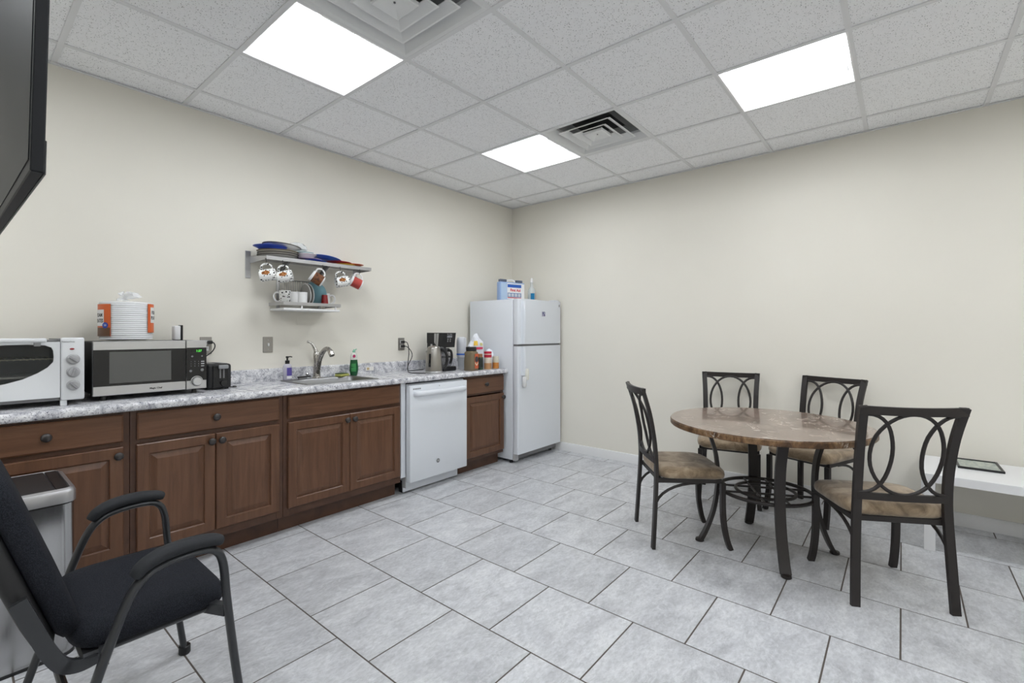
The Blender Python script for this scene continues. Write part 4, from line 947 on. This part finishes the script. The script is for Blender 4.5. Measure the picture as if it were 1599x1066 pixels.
# ================================================================== WALL SHELF AND DISH RACK
SZ = 1.796
sh = thing('wall_shelf', 'steel wall shelf holding plates with mugs hooked beneath', 'shelf', (-2.53, 0, SZ))
def WS(bm):
    for v in bm.verts: v.co -= Vector((-2.53, 0, SZ))
    return bm
sx0, sx1, sy = -2.945, -2.125, -0.268
bm = B(); box(bm, sx0, sx1, sy, -0.006, SZ-0.004, SZ); box(bm, sx0, sx1, sy, sy+0.003, SZ-0.026, SZ-0.0042)
obj('shelf_board', WS(bm), SHELFM, sh, 0)
for x in (sx0, sx1-0.003):
    obj('end_flange', WS(prism(B(), [(-0.006, SZ+0.018), (-0.20, SZ+0.004), (sy, SZ-0.004), (sy, SZ-0.026), (-0.006, SZ-0.030)], lambda u, v, k: (x+0.003*k-0.0001, u, v))), SHELFM, sh, 0)
for x in (-2.976, -2.122): obj('wall_bracket', WS(bx(x, x+0.036, -0.006, -0.0005, SZ-0.135, SZ+0.056, 0.001)), SHELFM, sh, 0)
for x in (-2.735, -2.425): obj('support_strut', WS(prism(B(), [(-0.07, SZ-0.0045), (-0.150, SZ-0.0045), (-0.006, SZ-0.075), (-0.006, SZ-0.055)], lambda u, v, k: (x+0.016*k, u, v))), GREYP, sh, 0)
# mugs on S-hooks
def mug_meshes():
    body = lathe(B(), [(0, 0), (0.034, 0), (0.038, 0.003), (0.040, 0.010), (0.0405, 0.09), (0.0405, 0.096), (0.038, 0.097), (0.0370, 0.092), (0.0360, 0.008), (0, 0.006)], seg=28, cap=False)
    hnd = sweep(B(), smooth_path([(0.038, 0, 0.080), (0.060, 0, 0.082), (0.074, 0, 0.064), (0.073, 0, 0.040), (0.058, 0, 0.020), (0.038, 0, 0.018)], 5), [(0.0060*math.cos(a*PI/4), 0.0042*math.sin(a*PI/4)) for a in range(8)], (0, 1, 0))
    return body, hnd
def mug(label, m, loc, rot, hm=None, group=None, band=None):
    t = thing('mug', label, 'mug', loc, rot=rot, group=group)
    b_, h_ = mug_meshes()
    obj('mug_body', b_, m, t, 50); obj('handle', h_, hm or m, t, 50)
    if band: obj('printed_band', lathe(B(), [(0.0408, 0.012), (0.0412, 0.012), (0.0412, 0.080), (0.0408, 0.080), (0.0408, 0.012)], seg=28), band, t, 40)
    return t
BROWNP = mat('brown_picture_print', (0.115, 0.035, 0.014), 0.35); tb = NT(BROWNP)
tb.color(tb.ramp(tb.noise(tb.obj(), 55, 5), [(0.35, (0.05, 0.016, 0.010)), (0.6, (0.20, 0.075, 0.026))]))
REDD = mat('red_ridged_glaze', (0.42, 0.05, 0.04), 0.3)
def hang(label, hx_, hook_dy, tilt, m, hm=None, band=None, yaw=0.0, dz=0.0):
    """mug hung by its handle: axis turned towards -X by tilt (0 = level, opening to the left)"""
    hy_ = sy-0.003; hz = SZ-0.027-0.034
    hk = smooth_path([(hx_, hy_+0.010, SZ-0.020), (hx_, hy_+0.006, SZ-0.0283), (hx_, hy_-0.003, SZ-0.029), (hx_, hy_-0.006, SZ-0.022), (hx_, hy_-0.006, SZ-0.045), (hx_, hy_-0.002, SZ-0.060), (hx_, hy_+0.006, SZ-0.064), (hx_, hy_+0.011, SZ-0.057), (hx_, hy_+0.011, SZ-0.050)], 3)
    tag(obj('s_hook', tube(B(), hk, 0.0016, 6), mat('dark_wire', (0.05, 0.05, 0.05), 0.4, metal=0.8)), 'small dark wire hook holding the '+label.split(',')[0], 'hook', 'mug hooks under the shelf')
    # local z -> -X turned by tilt, local x (handle) -> up
    M = Matrix.Rotation(yaw, 4, 'Z') @ Matrix.Rotation(tilt, 4, 'Y') @ Matrix(((0, 0, -1, 0), (0, 1, 0, 0), (1, 0, 0, 0), (0, 0, 0, 1)))
    top = M @ Vector((0.0745, 0, 0.052))
    loc = Vector((hx_, hy_+0.003, SZ-0.0605+dz))-top
    t = mug(label, m, loc, (0, 0, 0), hm, 'mugs hanging from the steel shelf', band)
    t.rotation_euler = M.to_euler(); return t
hang('white spotted mug hanging leftmost under the shelf', -2.950, 0, -0.16, SPOTS, yaw=-0.60)
hang('white spotted mug hanging second from left under the shelf', -2.838, 0, -0.20, SPOTS, yaw=-0.60)
hang('brown picture mug with white rim hanging under the shelf', -2.545, 0, 0.55, GLAZE, band=BROWNP, yaw=-0.35)
hang('white spotted mug hanging between the brown and red mugs', -2.405, 0, -0.22, SPOTS, yaw=-0.25)
hang('red mug hanging rightmost under the shelf', -2.235, 0, 0.42, GLAZE, band=REDD, yaw=-0.30, hm=GLAZE)
# plates stacked on the shelf
def plate_mesh(r_, h=0.018, th=0.004):
    return lathe(B(), [(0, 0), (r_*0.55, 0), (r_*0.72, h*0.45), (r_*0.97, h), (r_, h+0.001), (r_*0.97, h+th*0.8), (r_*0.70, h*0.45+th), (r_*0.54, th), (0, th)], seg=40)
def rim_mesh(r_, h=0.018, th=0.004):
    return lathe(B(), [(r_*0.94, h*0.955-0.0008), (r_+0.0006, h+0.0004), (r_+0.0008, h+0.0025), (r_*0.972, h+th*0.8+0.0008)], seg=40, cap=False)
def dish(label, x, y, z, r_, m, rim=None, h=0.018, rot=(0, 0, 0), th=0.004, group='plates piled on the steel shelf'):
    t = thing('plate', label, 'plate', (x, y, z), rot=rot, group=group)
    obj('plate_body', plate_mesh(r_, h, th), m, t, 50)
    if rim: obj('rim', rim_mesh(r_, h, th), rim, t, 50)
    return t
z0 = SZ+0.0005
dish('dark-rimmed cream plate at the very bottom of the left plate pile', -2.815, -0.150, z0, 0.134, PLATEW, PLATER)
dish('dark-rimmed cream plate second from the bottom of the left plate pile', -2.813, -0.149, z0+0.0150, 0.134, PLATEW, PLATER)
dish('olive-rimmed cream plate third from the bottom of the left plate pile', -2.816, -0.151, z0+0.0305, 0.135, PLATEW, mat('olive_plate_rim', (0.16, 0.12, 0.045), 0.3))
dish('deep cobalt blue plate sticking out left of the plate pile', -2.868, -0.155, z0+0.0500, 0.112, BLUE, h=0.026, rot=(0, 0.02, 0))
dish('white plate with thin dark rim on top of the left plate pile', -2.788, -0.150, z0+0.0730, 0.128, GLAZE, PLATER, h=0.020, rot=(0, 0.10, 0))
dish('lilac plate lying in the middle of the shelf', -2.590, -0.145, z0+0.010, 0.098, LILAC, h=0.012)
dish('flat dark blue plate lowest in the middle of the shelf', -2.560, -0.150, z0, 0.108, BLUE, h=0.008)
dish('white bowl plate above the lilac plate on the shelf', -2.610, -0.135, z0+0.0270, 0.085, GLAZE, h=0.030, th=0.005)
dish('pale teal plate topmost in the middle of the shelf', -2.612, -0.120, z0+0.0620, 0.072, TEAL, h=0.010, rot=(0.05, -0.05, 0))
dish('tilted bright blue plate leaning right of the teal plate', -2.445, -0.150, z0+0.032, 0.110, BLUE2, h=0.014, rot=(0.0, 0.17, 0))
dish('dark red plate under the tilted blue plate', -2.345, -0.150, z0+0.012, 0.100, mat('crimson_plastic', (0.42, 0.03, 0.06), 0.35), h=0.014, rot=(0, 0.02, 0))
dish('yellow plate lying under the red plate on the shelf', -2.310, -0.155, z0, 0.095, YELLOW, h=0.010)
dish('orange-red plate at the right end of the shelf', -2.212, -0.150, z0+0.0125, 0.080, mat('vermilion_plastic', (0.52, 0.09, 0.025), 0.35), h=0.010)
fb = crumple(lathe(B(), [(0.03, 0), (0.075, 0.006), (0.070, 0.030), (0.045, 0.052), (0.02, 0.060), (0, 0.061)], seg=20), 0.05, 80, 6)
tag(obj('clear_bag', fb, mat('clear_crumpled_bag', (0.85, 0.87, 0.90), 0.15, alpha=0.4), None, 20, (-2.665, -0.120, z0+0.082)), 'crumpled clear plastic bag on top of the shelf plates', 'plastic bag')

# ---- dish drainer below
dr = thing('dish_rack', 'small steel wall dish rack with white drip tray', 'dish rack', (-2.605, 0, 1.462))
def WR_(bm):
    for v in bm.verts: v.co -= Vector((-2.605, 0, 1.462))
    return bm
rx0, rx1, ry = -2.815, -2.375, -0.235
bm = B()
for q in ((rx0, rx1, ry, ry+0.003, 1.470, 1.493), (rx0, rx0+0.003, ry+0.003, -0.004, 1.470, 1.493), (rx1-0.003, rx1, ry+0.003, -0.004, 1.470, 1.493)): box(bm, *q)
obj('rail', WR_(bm), SHELFM, dr, 0)
bm = B()
for x in (rx0+0.055, rx1-0.060): box(bm, x, x+0.022, -0.006, -0.0005, 1.440, 1.675)
tube(bm, [(rx0+0.05, -0.012, 1.668), (rx1-0.03, -0.012, 1.668)], 0.003, 6)
obj('back_frame', WR_(bm), SHELFM, dr, 0)
wm = None
for k in range(20):
    x = rx0+0.075+k*0.0170
    bm = WR_(tube(B(), smooth_path([(x, -0.012, 1.668), (x, -0.014, 1.52), (x, -0.030, 1.484), (x, ry+0.006, 1.480)], 3), 0.0016, 5)) if wm is None else None
    if wm is None: o_ = obj('wire', bm, SHELFM, dr, 60); wm = o_.data; wx = x
    else: o_ = link('wire', wm, dr); o_.location = (x-wx, 0, 0)
tr = obj('drip_tray', WR_(bx(rx0+0.006, rx1-0.004, ry+0.006, -0.008, 1.434, 1.450, 0.004, 2)), WHITEP, dr, 30)
for x in (rx0+0.130, rx1-0.045): obj('tray_clip', WR_(bx(x, x+0.010, ry+0.0035, ry+0.010, 1.446, 1.474)), WHITEP, tr, 0)
RZ = 1.4825
mug('white mug with black spots and handle facing left in the dish rack', SPOTS, (-2.748, -0.115, RZ+0.001), (0, 0, 2.5), hm=GLAZE, group='crockery in the dish rack')
def tumbler(name, label, x, y, r0, r1, h, m):
    t = thing(name, label, 'cup', (x, y, RZ+0.0005), group='crockery in the dish rack')
    obj('cup_body', lathe(B(), [(0, 0), (r0, 0), (r1, h), (r1-0.003, h), (r0-0.003, 0.004), (0, 0.004)], seg=26, cap=False), m, t, 50)
    obj('foot_ring', lathe(B(), [(r0*0.8, 0.0), (r0*0.8, -0.0004), (r0*0.7, -0.0004), (r0*0.7, 0)], seg=20, cap=False), m, t, 50)
    return t
tumbler('white_cup', 'plain white cup in the middle of the rack, behind another white cup', -2.690, -0.150, 0.033, 0.036, 0.088, GLAZE)
tumbler('white_cup', 'plain white cup in front, just left of the standing plates', -2.655, -0.190, 0.032, 0.034, 0.086, GLAZE)
def stand_plate(label, x, y, r_, m, lean, rim=None, ry_=0.0):
    # upright plate: axis level, turned so that its face looks along X
    t = thing('plate', label, 'plate', (x, y, RZ+r_+0.001), rot=(0, PI/2+lean, ry_), group='crockery in the dish rack')
    obj('plate_body', plate_mesh(r_, 0.014), m, t, 50)
    if rim: obj('rim', rim_mesh(r_, 0.014), rim, t, 50)
stand_plate('grey plate with white rim standing first in the dish rack', -2.612, -0.125, 0.078, mat('grey_plate_glaze', (0.28, 0.27, 0.25), 0.3), -0.10, GLAZE)
stand_plate('grey plate with white rim standing second in the dish rack', -2.590, -0.128, 0.078, mat('grey_plate_glaze', (0.28, 0.27, 0.25)), -0.10, GLAZE)
stand_plate('large pale teal plate standing behind the wires in the dish rack', -2.520, -0.105, 0.088, TEAL, -0.25, ry_=0.75)
tumbler('red_cup', 'tapered dark red cup upside down at the right of the dish rack', -2.463, -0.155, 0.028, 0.020, 0.080, DRED)
mug('white mug lying behind the red cup with its handle to the right', GLAZE, (-2.425, -0.085, RZ+0.001), (0, 0, -0.5), group='crockery in the dish rack')

# ================================================================== TRASH BIN
tbn = thing('trash_bin', 'stainless steel sensor trash bin with black lid by the cabinets', 'trash bin', (-4.138, -0.805, 0)); tbn.scale = (1, 1, 1.018)
def rbox(x, y, r_, z0, z1, n=5): return prism(B(), rrect(-x, x, -y, y, r_, n), lambda u, v, k: (u, v, (z0, z1)[k]))
obj('body', rbox(0.140, 0.196, 0.045, 0.012, 0.588), STEELV, tbn)
obj('base_ring', rbox(0.142, 0.198, 0.045, 0.0, 0.0118), BLACK, tbn)
obj('shadow_gap', rbox(0.136, 0.192, 0.043, 0.5882, 0.594), BLACK, tbn)
bm = B(); pr = [(0.145, 0.201, 0.5942), (0.145, 0.201, 0.632), (0.141, 0.197, 0.643), (0.126, 0.182, 0.648), (0.124, 0.180, 0.640)]
rs = [[bm.verts.new((u, v, z)) for u, v in rrect(-a, a, -b_, b_, 0.045 if i_ < 3 else 0.022, 5)] for i_, (a, b_, z) in enumerate(pr)]
for A, Bq in zip(rs, rs[1:]):
    for q in range(len(A)): bm.faces.new((A[q], A[(q+1) % len(A)], Bq[(q+1) % len(A)], Bq[q]))
bm.faces.new(rs[-1]); bm.faces.new(rs[0][::-1])
obj('rim', bm, mat('silver_rim', (0.50, 0.50, 0.52), 0.3, metal=0.85), tbn, 40)
ld = mat('black_brushed_lid', (0.035, 0.034, 0.036), 0.4, metal=0.4)
obj('lid', bx(-0.122, 0.082, -0.178, 0.178, 0.6405, 0.6475, 0.003), ld, tbn, 0)
obj('sensor_panel', bx(0.0845, 0.123, -0.178, 0.178, 0.6405, 0.6470, 0.002), BLACK, tbn, 0)

# ================================================================== BLACK ARM CHAIR (near left)
oc = thing('arm_chair', 'black fabric office guest chair with padded metal arms', 'chair', (-4.0, -1.64, 0))
def WO(p): return (p[0]+4.0, p[1]+1.64, p[2])
oval = [(0.0115*math.cos(a*PI/6), 0.019*math.sin(a*PI/6)) for a in range(12)]
for sy_, yy in ((-1, -1.94), (1, -1.34)):
    path = smooth_path([(-3.720, yy, 0.012), (-3.752, yy, 0.25), (-3.776, yy, 0.46), (-3.787, yy, 0.575), (-3.812, yy, 0.622), (-3.865, yy, 0.634), (-3.94, yy, 0.628), (-3.985, yy, 0.606), (-4.018, yy, 0.560), (-4.060, yy, 0.45), (-4.115, yy, 0.28), (-4.200, yy, 0.012)], 5)
    lg = obj('side_frame', sweep(B(), [WO(p) for p in path], oval, (0, 1, 0)), CHROME, oc, 50)
    for x in (-3.719, -4.203): obj('foot_cap', lathe(B(), [(0.019, 0), (0.021, 0.004), (0.021, 0.03), (0.019, 0.032)], WO((x, yy, 0)), 12), BLACK, lg, 40)
    pad = smooth_path([(-3.792, yy, 0.645), (-3.815, yy, 0.654), (-3.87, yy, 0.661), (-3.94, yy, 0.656), (-3.985, yy, 0.638), (-4.004, yy, 0.616)], 4)
    n = len(pad)
    obj('arm_pad', sweep(B(), [WO(p) for p in pad], [(0.019*math.cos(a*PI/6), 0.030*math.sin(a*PI/6)) for a in range(12)], (0, 1, 0), taper=[0.55+0.45*math.sin(PI*min(1, (k+0.6)/(n*0.5)/2 if k < n/2 else (n-k-0.4)/(n*0.5)/2))**0.4 for k in range(n)]), mat('black_arm_pad', (0.012, 0.0135, 0.017), 0.75), oc, 60)
    obj('seat_bracket', sweep(B(), [WO((-3.775, yy+0.006*(-sy_), 0.425)), WO((-3.81, yy-sy_*0.10, 0.418))], rect(0.022, 0.034), (0, 0, 1)), CHROME, oc, 30)
    obj('seat_bracket', sweep(B(), [WO((-4.068, yy+0.006*(-sy_), 0.425)), WO((-4.05, yy-sy_*0.10, 0.418))], rect(0.022, 0.034), (0, 0, 1)), CHROME, oc, 30)
def pillow_grid(x0, x1, y0, y1, zt, zb, n=14, r_=4.0, front=0.0):
    """cushion with superellipse outline"""
    bm = B(); rings = []
    cx_, cy_ = (x0+x1)/2, (y0+y1)/2; hx_, hy_ = (x1-x0)/2, (y1-y0)/2
    def outline(s, z):
        o = []
        for k in range(40):
            a = 2*PI*k/40; c, q = math.cos(a), math.sin(a)
            e = 2/r_
            o.append(bm.verts.new((cx_+s*hx_*math.copysign(abs(c)**e, c), cy_+s*hy_*math.copysign(abs(q)**e, q), z-front*max(0, s*math.copysign(abs(c)**e, c))**3)))
        return o
    hz = (zt-zb)
    R_ = [outline(0.93, zb), outline(0.985, zb+0.15*hz), outline(1.0, zb+0.42*hz), outline(0.985, zb+0.68*hz), outline(0.93, zb+0.86*hz), outline(0.80, zb+0.95*hz), outline(0.5, zb+0.99*hz), outline(0.2, zt)]
    for A, Bq in zip(R_, R_[1:]):
        for k in range(40): bm.faces.new((A[k], A[(k+1) % 40], Bq[(k+1) % 40], Bq[k]))
    bm.faces.new(R_[0][::-1]); bm.faces.new(R_[-1]); return bm
obj('seat', pillow_grid(-0.125, 0.262, -0.252, 0.252, 0.492, 0.425, r_=5, front=0.02), FABRIC, oc, 70)
obj('seat_pan', bx(-0.105, 0.235, -0.235, 0.235, 0.408, 0.4245, 0.006), CHROME, oc, 30)
# backrest: upright cushion leaning back, built flat then tilted
bk = pillow_grid(-0.268, 0.268, -0.228, 0.228, 0.058, 0.0, r_=4.2)
bo = obj('backrest', bk, FABRIC, oc, 70)
BM = Matrix.Translation((-0.216, 0, 0.688)) @ Matrix.Rotation(-0.32, 4, 'Y') @ Matrix(((0, 0, 1, 0), (0, 1, 0, 0), (-1, 0, 0, 0), (0, 0, 0, 1)))
bo.matrix_local = BM
bs_ = pillow_grid(-0.265, 0.265, -0.225, 0.225, 0.052, 0.0, r_=4.2)
for v in bs_.verts: v.co.z = -0.0015-v.co.z
bso = obj('back_shell', bs_, mat('black_back_shell', (0.016, 0.016, 0.017), 0.6), oc, 60)
bso.matrix_local = BM
for y in (-0.246, 0.246):
    pth = smooth_path([(-0.222, y, 0.622), (-0.194, y, 0.545), (-0.166, y, 0.470), (-0.140, y*0.99, 0.425), (-0.105, y*0.93, 0.402), (-0.065, y*0.86, 0.398)], 5)
    obj('back_upright', sweep(B(), pth, rect(0.034, 0.014), (0, 1, 0)), CHROME, oc, 30)
obj('rear_stretcher', tube(B(), [WO((-4.118, -1.93, 0.27)), WO((-4.118, -1.35, 0.27))], 0.011, 10), CHROME, oc)

# ================================================================== DINING TABLE
TX, TY = -1.180, -2.900
tb_ = thing('dining_table', 'round brown marble dining table on dark curved iron legs', 'table', (TX, TY, 0))
TZ, TR = 0.742, 0.582
TR = 0.538; TOF = (0.036, 0.007, 0)
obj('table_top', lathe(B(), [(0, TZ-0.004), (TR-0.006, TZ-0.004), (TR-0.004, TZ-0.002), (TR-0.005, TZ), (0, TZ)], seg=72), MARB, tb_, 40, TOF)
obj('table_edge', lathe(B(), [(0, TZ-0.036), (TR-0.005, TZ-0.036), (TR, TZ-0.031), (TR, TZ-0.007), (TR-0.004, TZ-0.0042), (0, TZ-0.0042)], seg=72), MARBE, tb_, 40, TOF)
for k in range(4):
    a = math.radians(26.5)+k*PI/2
    ca, sa = math.cos(a), math.sin(a)
    prof = smooth_path([(0.335, 0, 0.704), (0.310, 0, 0.66), (0.275, 0, 0.55), (0.262, 0, 0.43), (0.264, 0, 0.33), (0.285, 0, 0.20), (0.325, 0, 0.08), (0.358, 0, 0.012)], 4)
    lg = obj('leg', sweep(B(), [(p.x*ca, p.x*sa, p.z) for p in prof], rect(0.052, 0.019), (ca, sa, 0)), IRON, tb_, 30)
    obj('foot_pad', lathe(B(), [(0.022, 0), (0.026, 0.004), (0.024, 0.016), (0.012, 0.020)], (0.364*ca, 0.364*sa, 0), 12), IRON, lg, 40)
obj('ring', tube(B(), [(0.250*math.cos(2*PI*k/48), 0.250*math.sin(2*PI*k/48), 0.335) for k in range(48)], 0.011, 8, True), IRON, tb_, 60)
obj('ring', tube(B(), [(0.158*math.cos(2*PI*k/40), 0.158*math.sin(2*PI*k/40), 0.335) for k in range(40)], 0.009, 8, True), IRON, tb_, 60)
for k in range(2):
    for o_ in (-0.062, 0.062):
        a = math.radians(26.5)+k*PI/2; L_ = math.sqrt(0.250**2-o_**2)
        obj('cross_bar', tube(B(), [(-L_*math.cos(a)-o_*math.sin(a), -L_*math.sin(a)+o_*math.cos(a), 0.335), (L_*math.cos(a)-o_*math.sin(a), L_*math.sin(a)+o_*math.cos(a), 0.335)], 0.0065, 6), IRON, tb_, 60)

# ================================================================== DINING CHAIRS
def dining_chair():
    t = thing('dining_chair', '', 'chair', (0, 0, 0), group='iron dining chairs around the round table')
    bxf = lambda z: (0.0 if z < 0 else 0.0)
    post = [(0.0, 0.203, 0.0), (0.012, 0.196, 0.20), (0.022, 0.188, 0.40), (0.022, 0.184, 0.52), (0.010, 0.184, 0.65), (-0.018, 0.189, 0.80), (-0.062, 0.199, 0.943)]
    for s in (-1, 1):
        obj('back_post', sweep(B(), smooth_path([(x, s*y, z) for x, y, z in post], 4), rect(0.019, 0.036), (0, 1, 0)), IRON, t, 35)
        fl = smooth_path([(0.408, s*0.195, 0.392), (0.408, s*0.195, 0.25), (0.414, s*0.196, 0.15), (0.430, s*0.199, 0.06), (0.450, s*0.203, 0.0)], 4)
        obj('front_leg', sweep(B(), fl, rect(0.026, 0.030), (0, 1, 0)), IRON, t, 35)
        br_ = [(0.018+0.235*(1-math.cos(q*PI/16)) if False else 0.018+0.24*math.sin(q*PI/16), s*0.190, 0.235+0.152*(1-math.cos(q*PI/16))) for q in range(9)]
        br_ = [(0.018+0.25*(1-math.cos(q*PI/16)), s*0.190, 0.240+0.146*math.sin(q*PI/16)) for q in range(9)]
        obj('brace', tube(B(), br_, 0.0085, 8, up=(0, 1, 0)), IRON, t, 60)
    def back_x(z):
        zs = [p[2] for p in post]; xs = [p[0] for p in post]
        for k in range(len(zs)-1):
            if zs[k] <= z <= zs[k+1]: return xs[k]+(xs[k+1]-xs[k])*(z-zs[k])/(zs[k+1]-zs[k])
        return xs[-1]
    bow = lambda y: -0.022*(1-(y/0.2)**2)
    obj('top_rail', sweep(B(), [(back_x(0.925)+bow(y), y, 0.926-0.003*(1-(y/0.2)**2)) for y in [-0.213+0.0426*k for k in range(11)]], rect(0.018, 0.038), (0, 0, 1)), IRON, t, 35)
    obj('lower_rail', sweep(B(), [(back_x(0.515)+bow(y)*0.6, y, 0.513) for y in [-0.184+0.0368*k for k in range(11)]], rect(0.018, 0.032), (0, 0, 1)), IRON, t, 35)
    zc, hz = (0.529+0.907)/2, (0.907-0.529)/2
    P3 = lambda y, z: (back_x(z)+bow(y)*(0.6+0.4*(z-0.53)/0.38), y, z)
    obj('center_oval', tube(B(), [P3(0.148*math.cos(2*PI*k/40), zc+(hz+0.004)*math.sin(2*PI*k/40)) for k in range(40)], 0.0085, 8, True, up=(1, 0, 0)), IRON, t, 60)
    for s in (-1, 1):
        pts = [P3(s*(0.178-0.120*math.sin(PI*(k/20))**0.85+0.004*(k/20)), zc-hz+2*hz*(0.5-0.5*math.cos(PI*k/20))) for k in range(21)]
        obj('side_arc', tube(B(), pts, 0.0085, 8, up=(1, 0, 0)), IRON, t, 60)
    sf = B()
    for q in ((0.028, 0.400, -0.203, -0.181, 0.388, 0.414), (0.028, 0.400, 0.181, 0.203, 0.388, 0.414), (0.378, 0.400, -0.181, 0.181, 0.388, 0.414), (0.034, 0.056, -0.181, 0.181, 0.388, 0.414)): box(sf, *q, 0.002)
    obj('seat_frame', sf, IRON, t, 0)
    obj('seat_cushion', pillow_grid(0.026, 0.440, -0.222, 0.222, 0.482, 0.4145, r_=5.5, front=0.012), SUEDE, t, 70)
    return t
ch = dining_chair()
def place(o, mx, my, ang): o.location = (mx, my, 0); o.rotation_euler = (0, 0, ang)
place(ch, -1.470, -2.274, math.radians(-52)); ch['label'] = 'dining chair seen in profile on the fridge side of the table'
for (mx, my, a, lab) in ((-0.172, -2.445, 193, 'dining chair against the far wall, left of the two facing the camera'),
                         (-0.155, -3.115, 159, 'dining chair against the far wall, right of the two facing the camera'),
                         (-1.486, -3.531, 29.9, 'dining chair nearest the camera with its back turned, in front of the white table')):
    dup(ch, (mx, my, 0), lab, math.radians(a))

# ================================================================== WHITE LOW TABLE AND PICTURE FRAME
lt = thing('side_table', 'low white rectangular table along the right wall', 'side table', (-0.335, -4.07, 0))
LW = mat('white_lacquer', (0.76, 0.76, 0.77), 0.35)
obj('table_top', bx(-0.277, 0.277, -0.45, 0.45, 0.400, 0.450, 0.0015), LW, lt, 0)
for x in (-0.252, 0.252):
    for y in (-0.425, 0.425): obj('leg', bx(x-0.025, x+0.025, y-0.025, y+0.025, 0, 0.3995, 0.0015), LW, lt, 0)
pf = thing('picture_frame', 'black picture frame lying flat on the low white table', 'picture frame', (-0.205, -3.880, 0.4502), 0.02)
fb = B()
for q in ((-0.133, -0.122, -0.1, 0.1), (0.122, 0.133, -0.1, 0.1), (-0.122, 0.122, -0.1, -0.089), (-0.122, 0.122, 0.089, 0.1)): box(fb, q[0], q[1], q[2], q[3], 0, 0.013, 0.001)
obj('frame', fb, BLACK, pf, 0)
PR = mat('pale_certificate_print', (0.42, 0.45, 0.38), 0.5); tp_ = NT(PR)
tp_.color(tp_.ramp(tp_.noise(tp_.obj((1, 3, 1)), 14, 4), [(0.4, (0.30, 0.34, 0.29)), (0.6, (0.50, 0.52, 0.42))]))
obj('print', bx(-0.122, 0.122, -0.089, 0.089, 0.002, 0.006), PR, pf, 0)
obj('glass_pane', bx(-0.122, 0.122, -0.089, 0.089, 0.0065, 0.0085), glass_mat('frame_glass', (0.8, 0.85, 0.85), 0.15, 0.03), pf, 0)

# ================================================================== HANGING TELEVISION (upper left edge)
tv = thing('television', 'black flat television hung from the ceiling at the upper left edge', 'television', (-4.2445, -1.75, 1.55), math.radians(1.0), rot=(0, math.radians(1.3), math.radians(1.0)))
obj('body', bx(-0.009, 0.009, -0.650, 0.650, 0, 0.74, 0.002), mat('tv_black_case', (0.006, 0.007, 0.009), 0.5, spec=0.3), tv, 0)
obj('screen', bx(-0.0105, -0.0092, -0.636, 0.636, 0.022, 0.726), mat('matte_black_screen', (0.010, 0.012, 0.014), 0.45, spec=0.2), tv, 0)
obj('rear_housing', bx(0.0092, 0.012, -0.640, 0.640, 0.0, 0.06, 0.001), mat('tv_grey_edge', (0.05, 0.052, 0.055), 0.4), tv, 0)
obj('mount_plate', bx(0.0122, 0.040, -0.11, 0.11, 0.25, 0.55, 0.003), BLACKM, tv, 0)
obj('mount_pole', lathe(B(), [(0.018, 0.40), (0.018, 1.182)], (0.060, 0, 0), 14), BLACKM, tv)
